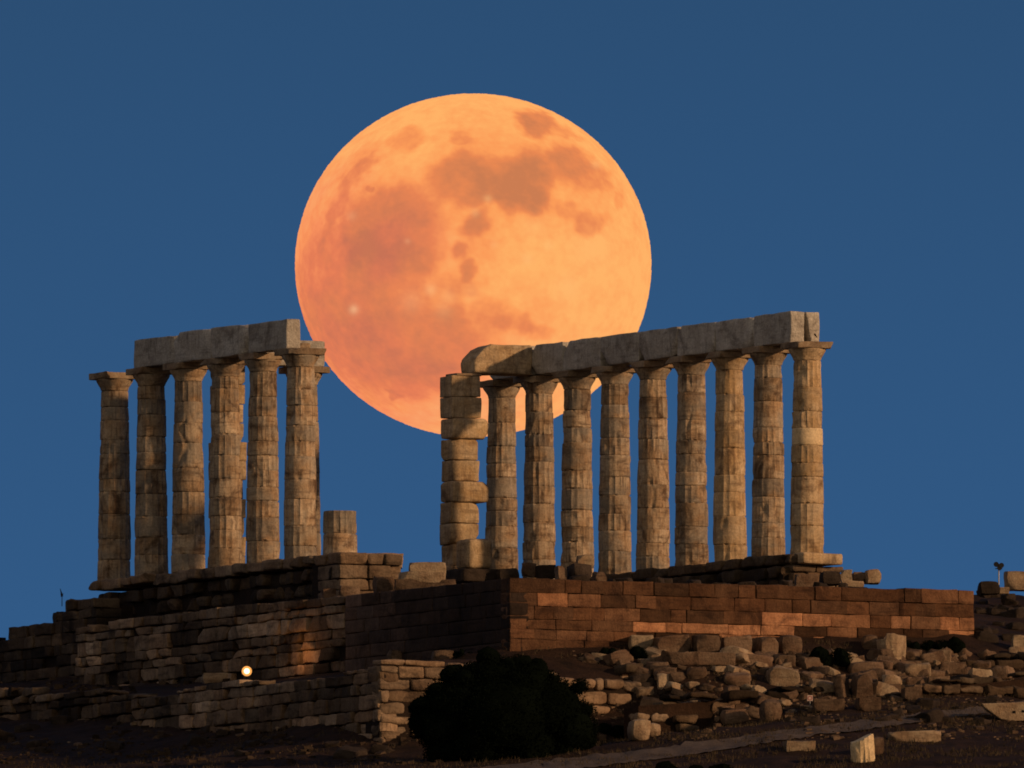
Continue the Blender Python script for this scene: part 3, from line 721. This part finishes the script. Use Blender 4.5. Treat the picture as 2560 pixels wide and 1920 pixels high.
while px < 2230:
    w_ = er_.uniform(18, 60); sK = hit(px, 1450, KC, E)[0]; q = KC+E*sK-D*er_.uniform(.5, 1.6)
    o = loose('edge_stone', 'small dark stone lying along the top edge of the ashlar terrace wall', 'stone', Vector((q.x, q.y, ZT-.14)), (w_*.0115, er_.uniform(.3, .5), er_.uniform(.16, .34)), er_.uniform(-.6, .6), DARKL, .05, .06, None, .9, 0, (0, 0), 'small stones along the terrace edge', TPL)
    px += w_*er_.uniform(.9, 1.7)
for (x0, y0, x1, y1, lab, Yd, m, rot) in top:
    lb(x0, y0, x1, y1+3, lab, Yd, m, .9, .28 if m is DARKL else .12, .06, rot=rot)
# the pair-faced block before the pillar
p = at(1185, 1424, RR(2, -3.0).y-1.3)
loose('stone_block', 'large round-topped block standing before the foot of the square pillar', 'stone block', p, (.82, .95, .88), RZ, MARBLEP, .16, .03, 5.2, 0)
loose('stone_block', 'dark slab bearing the round-topped block at the square pillar foot', 'stone block', p+Vector((0, 0, -.40)), (1.3, 1.3, .40), RZ, DARKL, .08, .03, 7.7, .4)
# upright drum with broken top, lying fragment with flutes
p = onground(2229, 1660)
mb = MB(); vv, ff = drum_mesh(.40, .43, .92, 6.4, .8, 1.6)
vv = [(x, y, z - (max(0, noise.noise((x*2, y*2, 3)))*.25 + (.16 if x < -.15 else 0)*(z/.92)**4 if z > .5 else 0)) for x, y, z in vv]
vv = [(x*(.88+.12*min(1, z/.35)), y*(.88+.12*min(1, z/.35)), z) for x, y, z in vv]
mb.add(vv, ff); o = mb.build('column_drum', LOOSEP); o.location = p+Vector((0, .3, -.05))
tag(o, 'upright pale broken column drum standing in the rubble below the ashlar wall', 'column drum')
p = onground(2158, 1908)
mb = MB(); vv, ff = drum_mesh(.37, .33, .76, 9.4, 1.3, 1.4)
vv = [(x, y if y < .12 else .12+(y-.12)*.1, z+.10*math.sin(x*5)*(z/.76)**3) for x, y, z in vv]
mb.add(vv, ff); o = mb.build('fluted_fragment', PALE); o.location = p+Vector((0, .3, -.04)); o.rotation_euler = (.10, -.06, .2)
tag(o, 'pale fluted column fragment standing upright below the path', 'column fragment')
# white marble block with sockets at right edge
p = onground(2512, 1803)
root = link('marble_slab', None, loc=p+Vector((.0, .5, 0.0))); tag(root, 'large white marble slab with two small square sockets at the right edge', 'marble slab')
vs = []; fs_ = []
def prism(outl, y0, y1):
    n = len(outl); v = [(a, y0+ (.0), b) for a, b in outl] + [(a*1.0, y1, b) for a, b in outl]
    f = [tuple(range(n)), tuple(range(2*n-1, n-1, -1))] + [(i, i+n, (i+1) % n+n, (i+1) % n) for i in range(n)]
    return v, f
v, f = prism([(-.66, .50), (-.55, .37), (-.12, .06), (.15, .0), (.75, .02), (1.0, .12), (1.0, .56), (.2, .53)], -.45, .45)
mb = MB(); mb.add(v, f); o = mb.build('slab_body', LOOSEP, root, smooth=False)
bm_ = o.modifiers.new('b', 'BEVEL'); bm_.width = .03; bm_.segments = 3
for i, (a, b) in enumerate(((.26, .26), (.52, .28))):
    v, f = prism([(a-.045, b-.035), (a+.045, b-.035), (a+.045, b+.035), (a-.045, b+.035)], -.456, -.43)
    mb = MB(); mb.add(v, f); mb.build('socket', plain('socket_shadow_%d' % i, (.006, .005, .005)), root, smooth=False)
# ------------------------------------------------------------------ smaller stones on the slopes
rnd = random.Random(99); cnt = 0
protos = []
for i in range(24):
    vs, fs_ = block((1, rnd.uniform(.6, 1), rnd.uniform(.35, .65)), .05, .10, i*3.7+1, TPL, cut=1.6, boulder=rnd.choice((0, 0, .2, .35)))
    mb = MB(); mb.add(vs, fs_); me_o = mb.build('rubble_stone', rnd.choice((LOOSE, LOOSE, LOOSE, LOOSEP))); protos.append(me_o)
used = set()
def scatter(poly, n, smin, smax, label, group):
    global cnt
    for _ in range(n):
        px = rnd.uniform(poly[0], poly[2]); py = rnd.uniform(poly[1](px), poly[3](px))
        p = onground(px, py); i = rnd.randrange(len(protos)); pr = protos[i]
        if i in used: o = pr.copy(); COL.objects.link(o)
        else: o = pr; used.add(i)
        s = rnd.uniform(smin, smax)**1.0*(1 if rnd.random() < .8 else 1.3)
        o.location = p + Vector((0, 0, s*.06)); o.scale = (s, s, s); o.rotation_euler = (rnd.uniform(-.3, .3), rnd.uniform(-.3, .3), rnd.uniform(0, 6.3))
        tag(o, label, 'stone', group); cnt += 1
scatter((1600, lambda x: 1630, 2560, lambda x: 1825-(x-1600)*.11), 128, .22, .66, 'small fallen stone in the dark rubble slope right of the bush', 'small rubble stones on the right slope')
scatter((1450, lambda x: 1640, 2430, lambda x: 1668), 44, .2, .6, 'small stone heaped along the foot of the ashlar wall', 'small stones along the ashlar wall foot')
scatter((0, lambda x: 1760, 700, lambda x: 1900), 14, .10, .26, 'small dim stone on the dark slope at lower left', 'small stones on the lower left slope')
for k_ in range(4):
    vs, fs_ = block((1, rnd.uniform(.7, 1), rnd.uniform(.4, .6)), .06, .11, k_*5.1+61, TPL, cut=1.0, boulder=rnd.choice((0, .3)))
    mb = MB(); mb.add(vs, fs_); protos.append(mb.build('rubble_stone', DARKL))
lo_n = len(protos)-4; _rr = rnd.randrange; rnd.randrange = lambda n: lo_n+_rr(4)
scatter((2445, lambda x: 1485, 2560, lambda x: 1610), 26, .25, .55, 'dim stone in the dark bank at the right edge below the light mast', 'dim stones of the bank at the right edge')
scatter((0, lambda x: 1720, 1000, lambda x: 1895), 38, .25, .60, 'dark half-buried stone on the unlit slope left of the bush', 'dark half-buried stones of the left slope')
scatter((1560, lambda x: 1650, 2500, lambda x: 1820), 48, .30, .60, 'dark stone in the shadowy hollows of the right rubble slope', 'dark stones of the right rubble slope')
for i, pr in enumerate(protos):
    if i not in used: bpy.data.objects.remove(pr)

SCREE = stone('scree', (0.17, 0.12, 0.085), (0.12, 0.078, 0.052), (0.03, 0.02, 0.015), 0.6, 0.1, 1.5, 0.4, tone=True, var=0)
mb = MB(); rs = random.Random(12); n_ = 0
shapes = [block((1, rs.uniform(.6, 1), rs.uniform(.4, .7)), .1, .12, q_*4.4+3, TPL_LO, boulder=.2) for q_ in range(12)]
while n_ < 5400:
    if rs.random() < .56: px, py = rs.uniform(1430, 2560), rs.uniform(1630, 1850)
    else: px, py = rs.uniform(0, 1100), rs.uniform(1700, 1915)
    dens = noise.noise((px*.008, py*.02, 3))
    if dens < -.15: continue
    p = onground(px, py); sz = rs.uniform(.05, .11)*(2.6 if rs.random() < .16 else 1)
    a_r = Matrix.Rotation(rs.uniform(0, 6.3), 3, 'Z') @ Matrix.Rotation(rs.uniform(-.4, .4), 3, 'X')
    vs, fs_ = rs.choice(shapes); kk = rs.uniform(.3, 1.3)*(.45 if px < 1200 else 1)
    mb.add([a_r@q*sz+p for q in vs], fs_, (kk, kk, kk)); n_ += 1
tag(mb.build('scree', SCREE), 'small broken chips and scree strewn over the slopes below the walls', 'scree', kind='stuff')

# ------------------------------------------------------------------ dry grass and scrub tufts (ground cover)
GR = plain('dry_grass', (.060, .044, .026), .9)
mb = MB(); rg = random.Random(4)
for _ in range(16000):
    if rg.random() < .6: px, py = rg.uniform(1400, 2600), rg.uniform(1780, 1935)
    else: px, py = rg.uniform(-20, 1500), rg.uniform(1800, 1935)
    if rg.random() < .25: px, py = rg.uniform(1500, 2500), rg.uniform(1640, 1780)
    p = at(px, py, -30); 
    Yv = rg.uniform(-41, -14); x = (px-1280)*K*(1000+Yv); p = Vector((x, Yv, gz(x, Yv)-.01))
    if noise.noise((x*.5, Yv*.5, 2)) < -.05: continue
    for _k in range(3):
        a = rg.uniform(0, 6.3); h = rg.uniform(.05, .16); dx, dy = math.cos(a)*.012, math.sin(a)*.012; lx, ly_ = rg.uniform(-.06, .06), rg.uniform(-.06, .06)
        q = p+Vector((rg.uniform(-.06, .06), rg.uniform(-.06, .06), 0))
        mb.add([(q.x-dx, q.y-dy, q.z), (q.x+dx, q.y+dy, q.z), (q.x+lx, q.y+ly_, q.z+h)], [(0, 1, 2)])
tag(mb.build('dry_grass', GR, smooth=False), 'short dry grass and weeds over the dark slope', 'grass', kind='stuff')

# ------------------------------------------------------------------ the bushes
LEAF = plain('dark_foliage', (.0035, .0055, .0035), .9)
LEAF.node_tree.nodes['Principled BSDF'].inputs['Specular IOR Level'].default_value = 0.0
BARK = plain('bark', (.03, .02, .015), .9)
def bush(name, label, base, lobes, nleaf, ls, seed, cat='bush', stems=5):
    rb = random.Random(seed); root = link(name, None, loc=base); tag(root, label, cat)
    mb = MB(); tot = sum(a[3]**2 for a in lobes)
    for (cx, cy, cz, r) in lobes:
        for _ in range(int(nleaf*r*r/tot)):
            d = Vector((rb.gauss(0, 1), rb.gauss(0, 1), rb.gauss(0, 1))).normalized()
            rr = r*(rb.uniform(.55, 1.0)**.5)*(1+.16*noise.noise(d*3+Vector((cx, cy, cz))))*(1.0 if rb.random() < .94 else rb.uniform(1, 1.09))
            c = Vector((cx, cy, cz))+Vector((d.x, d.y, d.z*.85))*rr
            if c.z < 0.0: continue
            a = Vector((rb.gauss(0, 1), rb.gauss(0, 1), rb.gauss(0, 1))).normalized(); b = a.orthogonal().normalized(); s = ls*rb.uniform(.6, 1.3)
            mb.add([c-b*s*.45, c+a*s, c+b*s*.45, c-a*s*.6], [(0, 1, 2, 3)])
    mb.build('crown', LEAF, root, smooth=False)
    # twiggy heart of the bush, so the wall does not show through
    v, fs_ = [], []
    mb = MB()
    for (cx, cy, cz, r) in lobes:
        vv, ff = block((r*1.5, r*1.5, r*1.3), .1, .15, cx*3+cz+20, TPL, boulder=1.0)
        mb.add([q*1.0+Vector((cx, cy, max(cz, r*.5))) for q in vv], ff)
    mb.build('inner_foliage', LEAF, root)
    mb = MB()
    sr = max(a[3] for a in lobes)/1.7
    for k in range(stems):
        a = k*6.28/stems; x, y = math.cos(a)*.12*sr, math.sin(a)*.12*sr; tx, ty, tz = math.cos(a)*.9*sr, math.sin(a)*.7*sr, 1.3*sr
        n = 7; vv = []; ff = []
        for i in range(5):
            t = i/4; r = (.07*(1-t)+.02)*sr
            for j in range(n): vv.append((x+(tx-x)*t+math.cos(j*6.28/n)*r, y+(ty-y)*t+math.sin(j*6.28/n)*r, -.2+(tz+.2)*t))
        for i in range(4):
            for j in range(n): ff.append((i*n+j, i*n+(j+1) % n, (i+1)*n+(j+1) % n, (i+1)*n+j))
        mb.add(vv, ff)
    mb.build('trunk', BARK, root)
    return root
bp = onground(1262, 1905); bp = at(1262, 1905, -29.0)
B0 = Vector((bp.x, bp.y, bp.z-.1))
k = K*970
def lobe(px, py, r, dy=0): return ((px-1262)*k, dy, (1905-py)*k, r*k)
bush('evergreen_bush', 'big round evergreen bush, almost black, in front of the terrace corner', B0,
     [lobe(1265, 1785, 150), lobe(1150, 1760, 105, .2), lobe(1370, 1770, 105, .1), lobe(1230, 1700, 80, .1), lobe(1310, 1712, 80, -.1), lobe(1110, 1810, 80), lobe(1420, 1815, 80), lobe(1170, 1700, 55), lobe(1385, 1722, 50, .1),
      lobe(1055, 1795, 38), lobe(1120, 1870, 65), lobe(1400, 1870, 60), lobe(1460, 1835, 35), lobe(1200, 1855, 90, -.2), lobe(1320, 1860, 90, -.2), lobe(1270, 1665, 42), lobe(1335, 1668, 38), *[lobe(1262+math.cos(a_*.42+.1)*(208+22*math.sin(a_*2.7)), 1775-math.sin(a_*.42+.1)*(122+20*math.sin(a_*1.9)), 22+14*abs(math.sin(a_*3.3))) for a_ in range(15)], lobe(1230, 1660, 36), lobe(1180, 1672, 34), lobe(1300, 1650, 30)], 60000, .045, 5)
def small_bush(px, py, w_, h_, lab, seed, Yd=None):
    p = onground(px, py) if Yd is None else at(px, py, Yd)
    r = min(w_, h_)*k*.5
    lobes = [((rnd.uniform(-1, 1))*(w_*k*.5-r*.7), rnd.uniform(-.1, .1), r*rnd.uniform(.5, .9), r*rnd.uniform(.6, 1)) for _ in range(6)]
    bush('low_shrub', lab, p+Vector((0, .1, -.05)), lobes, 3500, .03, seed, 'shrub', 3)
small_bush(1560, 1648, 190, 50, 'low black shrub at the foot of the ashlar wall right of the big bush', 61)
small_bush(2070, 1668, 130, 70, 'dark shrub filling the hollow left of the curved slab', 62)
small_bush(2330, 1630, 170, 50, 'dark scrub under the right end of the ashlar wall', 63)
small_bush(1720, 1940, 260, 50, 'black shrub at the bottom edge below the path', 64, -38)
small_bush(1180, 1640, 120, 24, 'thin shrub growing on top of the lower wall behind the big bush', 65)
small_bush(1530, 1845, 90, 50, 'grey-green shrub beside the pinkish boulder', 66)

# ------------------------------------------------------------------ lamp, sign, mast, dry plant
def cyl(mb, a, b, r0, r1=None, n=14, cap=True):
    a, b = Vector(a), Vector(b); d = (b-a).normalized(); x = d.orthogonal().normalized(); y = d.cross(x); r1 = r0 if r1 is None else r1
    v = [a+(x*math.cos(t*6.2832/n)+y*math.sin(t*6.2832/n))*r0 for t in range(n)] + [b+(x*math.cos(t*6.2832/n)+y*math.sin(t*6.2832/n))*r1 for t in range(n)]
    f = [(i, (i+1) % n, (i+1) % n+n, i+n) for i in range(n)]
    if cap: f += [tuple(range(n))[::-1], tuple(range(n, 2*n))]
    mb.add(v, f)
METAL = plain('dark_painted_metal', (.03, .03, .032), .5, .6)
GALV = plain('galvanised_steel', (.35, .36, .36), .5, .7)
lp = at(617, 1678, -4.8)
gl = gz(lp.x, lp.y)
root = link('flood_lamp', None, loc=Vector((lp.x, lp.y, min(gl, lp.z-.15)))); tag(root, 'small round lit lamp glowing white in front of the rough grey wall', 'lamp')
hz = lp.z-root.location.z
mb = MB(); cyl(mb, (0, 0, 0), (0, 0, hz-.1), .018); mb.build('post', METAL, root)
mb = MB(); cyl(mb, (0, .14, hz), (0, -.03, hz), .07, .142, 24); mb.build('housing', METAL, root)
mb = MB(); cyl(mb, (0, -.038, hz), (0, -.055, hz), .080, .066, 24); mb.build('lens', plain('lit_lens', (.9, .8, .6), .4, 0, (1.0, .74, .36), 3.2), root)
mb = MB(); cyl(mb, (0, -.031, hz), (0, -.037, hz), .145, .135, 24); mb.build('glare_ring', plain('glare_ring_glow', (.8, .5, .2), .4, 0, (1.0, .42, .10), 0.9), root)  # glowing orange ring added around the lens for the lamp's glare halo
mb = MB(); cyl(mb, (-.13, 0, hz), (.13, 0, hz), .012); cyl(mb, (-.13, 0, hz), (0, 0, hz-.12), .010); cyl(mb, (.13, 0, hz), (0, 0, hz-.12), .010); mb.build('bracket', METAL, root)
ld = bpy.data.lights.new('lamp_light', 'POINT'); ld.energy = 13; ld.color = (1, .42, .12); ld.shadow_soft_size = .08
lo = bpy.data.objects.new('lamp_light', ld); COL.objects.link(lo); lo.parent = root; lo.location = (1.1, -1.3, hz+.45)
# mast at right
mp_ = at(2497, 1470, 3.0); root = link('light_mast', None, loc=mp_); tag(root, 'thin pale mast with dark spotlights against the sky at far right', 'light mast')
mb = MB(); cyl(mb, (0, 0, 0), (0, 0, .55), .018); mb.build('mast', GALV, root)
for dx, dz in ((-.07, .66), (.07, .63), (0.02, .56)):
    mb = MB(); cyl(mb, (dx, .08, dz), (dx*1.1, -.10, dz+.02), .05, .075, 16); mb.build('spotlight', METAL, root)
mb = MB(); cyl(mb, (-.1, 0, .56), (.1, 0, .56), .012); cyl(mb, (0, 0, .54), (0, 0, .70), .012); mb.build('crossbar', METAL, root)
loose('stone_block', 'small tan block at the foot of the light mast', 'stone block', at(2507, 1485, 2.8), (.34, .3, .19), .1, LOOSEP, .02, .01, 3.1, 0)
# small sign
sp = onground(2025, 1765); root = link('small_sign', None, loc=sp); tag(root, 'tiny square sign with a red ring on a short post among the rubble', 'sign')
h0 = (1765-1745)*k
mb = MB(); cyl(mb, (0, 0.02, -.05), (0, 0.02, h0), .012); mb.build('post', GALV, root)
vs, fs_ = block((.155, .015, .165), .006, 0, 1, TPL_LO); mb = MB(); mb.add([q+Vector((0, 0, h0)) for q in vs], fs_); mb.build('board', plain('sign_white', (.62, .50, .46), .6), root)
v = []; f = []; n = 32
for r in (.062, .045):
    for y_ in (-.0115, -.008):
        for i in range(n): v.append((math.cos(i*6.2832/n)*r, y_, h0+math.sin(i*6.2832/n)*r))
for i in range(n):
    j = (i+1) % n; f += [(i, j, 2*n+j, 2*n+i), (i, i+n, j+n, j), (2*n+i, 2*n+j, 3*n+j, 3*n+i)]
mb = MB(); mb.add(v, f); mb.build('ring', plain('sign_red', (.40, .05, .04), .5), root, smooth=False)
# dry plant at left
dp = at(155, 1507, LR(1).y-1.0); root = link('dry_stalk', None, loc=dp); tag(root, 'thin dark forked dry stalk rising from the step at far left', 'plant')
mb = MB(); cyl(mb, (0, 0, -.1), (0, 0, .18), .013, .010); cyl(mb, (0, 0, .18), (-.02, 0, .30), .035, .02); cyl(mb, (-.02, 0, .29), (-.055, 0, .42), .02, .006); cyl(mb, (0, 0, .20), (.035, 0, .28), .025, .006); cyl(mb, (0, 0, .24), (-.05, .02, .26), .018, .006); mb.build('stalk', BARK, root)

# ------------------------------------------------------------------ the moon
MD = 30000.0
mc = at(1183, 663, MD-1000)
rm = 445*K*(mc-CAM).length
nu, nv = 560, 460
maria = [  # photograph pixel centre, radii, angle, depth of tone
 (1338, 326, 50, 36, 12, .85), (1165, 470, 95, 62, 8, .75), (1215, 500, 45, 45, 0, .6), (1305, 480, 62, 80, 20, 1.0), (1330, 520, 45, 40, 0, .8), (1270, 500, 40, 45, 0, .6), (1430, 425, 55, 42, 20, .6), (1470, 460, 42, 50, 40, .5), (1380, 440, 50, 40, 0, .5),
 (1470, 570, 38, 30, 20, .5), (1425, 545, 40, 20, 20, .3),
 (960, 590, 95, 110, 10, .65), (905, 640, 50, 60, 0, .6), (1010, 545, 80, 60, 0, .45), (960, 690, 110, 80, 0, .55), (1050, 640, 60, 70, 0, .45), (1080, 560, 55, 60, 0, .25),
 (1190, 590, 40, 30, -20, .75), (1150, 655, 22, 25, 0, .6), (1168, 705, 22, 25, 0, .65), (1150, 740, 60, 30, 0, .3), (1200, 650, 60, 60, 0, .2),
 (1010, 860, 180, 90, 8, .38), (880, 820, 110, 90, 30, .38), (1060, 940, 110, 50, 10, .45), (980, 960, 120, 40, 20, .35), (1240, 810, 50, 40, 30, .40), (1290, 835, 60, 25, 20, .42), (1340, 860, 50, 22, 0, .3), (1170, 870, 90, 60, 0, .30), (800, 720, 50, 120, 0, .30),
 (1020, 365, 45, 30, -20, .40), (1150, 365, 30, 14, 10, .35), (895, 450, 60, 18, -40, .45), (840, 540, 22, 60, 25, .45), (815, 610, 30, 40, 10, .35), (985, 1000, 25, 8, 30, .5), (1260, 435, 50, 24, 0, .3), (930, 400, 60, 30, -30, .25),
 (915, 497, 8, 8, 0, .5), (800, 640, 14, 30, 10, .3), (1540, 520, 16, 26, 0, .3), (1520, 480, 14, 14, 0, .3), (1410, 340, 20, 16, 0, .35), (1440, 345, 18, 10, 20, .25)]
maria += [(900, 800, 260, 220, 20, .30), (960, 900, 230, 160, 10, .25), (1100, 880, 200, 90, 10, .2), (850, 700, 140, 220, 0, .15), (1300, 470, 240, 130, 10, .22), (900, 560, 150, 160, 0, .15), (1150, 560, 90, 240, 0, .12), (1330, 800, 120, 60, 10, .12)]
brights = [(886, 793, 11, 1.0), (1078, 752, 14, .55), (1220, 525, 10, .5), (1188, 560, 11, .4), (1020, 630, 7, .35), (1318, 675, 14, .3), (1370, 640, 12, .25), (1420, 740, 30, .2), (1030, 780, 26, .25), (1110, 800, 22, .25), (1120, 770, 20, .3), (1180, 760, 22, .2), (1490, 425, 12, .4), (1235, 640, 9, .3), (1335, 590, 30, .15), (1480, 640, 50, .15), (880, 560, 12, .3)]
v = []; cc = []
for j in range(nv+1):
    thv = math.pi*j/nv
    for i in range(nu):
        a = 2*math.pi*i/nu
        d = Vector((math.sin(thv)*math.cos(a), math.sin(thv)*math.sin(a), math.cos(thv)))
        wv = 1+.0030*noise.noise(d*30)+.0036*noise.noise(d*75)
        p = Vector((d.x*rm, d.y*rm, d.z*rm*.963))*wv
        v.append(tuple(p))
        X_, Z_ = 1183+d.x*445, 663-d.z*428
        t = 0; br = 0
        if d.y < .15:
            wx = noise.noise(d*4.2)*15+noise.noise(d*10)*13+noise.noise(d*24)*7; wz = noise.noise(d*4.2+Vector((7, 1, 3)))*15+noise.noise(d*10+Vector((7, 1, 3)))*13+noise.noise(d*24+Vector((3, 3, 3)))*6
            keep = 1.0
            for (mx_, my_, ra, rb_, an, dp_) in maria:
                ca, sa = math.cos(R(an)), math.sin(R(an)); X2, Z2 = X_+wx-mx_, Z_+wz-my_
                u_, w_ = (X2*ca+Z2*sa)/ra, (-X2*sa+Z2*ca)/rb_; q = u_*u_+w_*w_
                if q < 2.6:
                    q = 1-max(0, min(1, (math.sqrt(q)-.55)/.85)); q = q*q*(3-2*q); keep *= 1-dp_*q*.88
            t = 1-keep
            for (bx, by, r_, s_) in brights:
                q = ((X_-bx)**2+(Z_-by)**2)/(r_*r_)
                if q < 6: br = max(br, .6*s_*math.exp(-q))
        t += noise.noise(d*7)*.14 + noise.noise(d*18)*.13 + noise.noise(d*45)*.08
        pk = 0
        for (ex_, ey_, ea_, eb_) in ((880, 900, 230, 230), (820, 680, 150, 300), (1060, 1000, 330, 170), (960, 640, 170, 150)):
            pk = max(pk, math.exp(-(((X_-ex_)/ea_)**2+((Z_-ey_)/eb_)**2)*1.1))
        cc.append((max(0, min(1, t+.06)), br, max(0, min(1, pk*(1+.5*noise.noise(d*6)))), 1))
f = [(j*nu+i, j*nu+(i+1) % nu, (j+1)*nu+(i+1) % nu, (j+1)*nu+i) for j in range(nv) for i in range(nu)]
me = bpy.data.meshes.new('moon'); me.from_pydata(v, [], f); me.update()
ca_ = me.color_attributes.new('maria', 'FLOAT_COLOR', 'POINT'); ca_.data.foreach_set('color', np.array(cc, dtype=np.float32).ravel())
me.polygons.foreach_set('use_smooth', [True]*len(me.polygons))
mm = bpy.data.materials.new('moon_surface'); mm.use_nodes = True; N = mm.node_tree.nodes; L = mm.node_tree.links; N.clear()
out = N.new('ShaderNodeOutputMaterial'); em = N.new('ShaderNodeEmission'); L.new(em.outputs[0], out.inputs[0])
va = N.new('ShaderNodeVertexColor'); va.layer_name = 'maria'; sc = N.new('ShaderNodeSeparateColor'); L.new(va.outputs[0], sc.inputs[0])
cr = N.new('ShaderNodeValToRGB'); L.new(sc.outputs[0], cr.inputs[0])
E0 = cr.color_ramp.elements; E0[0].position = 0.0; E0[0].color = (1.0, .45, .135, 1); E0[1].position = 1.0; E0[1].color = (.60, .205, .085, 1)
x = E0.new(.35); x.color = (.97, .335, .100, 1); x = E0.new(.62); x.color = (.82, .25, .086, 1)
mi = N.new('ShaderNodeMix'); mi.data_type = 'RGBA'; L.new(sc.outputs[1], mi.inputs[0]); L.new(cr.outputs[0], mi.inputs[6]); mi.inputs[7].default_value = (1, .60, .24, 1)
mk = N.new('ShaderNodeMix'); mk.data_type = 'RGBA'; mk.blend_type = 'MULTIPLY'; L.new(sc.outputs[2], mk.inputs[0]); L.new(mi.outputs[2], mk.inputs[6]); mk.inputs[7].default_value = (.96, .83, 1.10, 1)
L.new(mk.outputs[2], em.inputs[0]); em.inputs[1].default_value = 1.0
o = link('moon', me, mm, loc=mc); tag(o, 'huge orange full moon low in the blue dusk sky behind the temple', 'moon')
print('objects', len(bpy.data.objects), 'rubble', cnt)
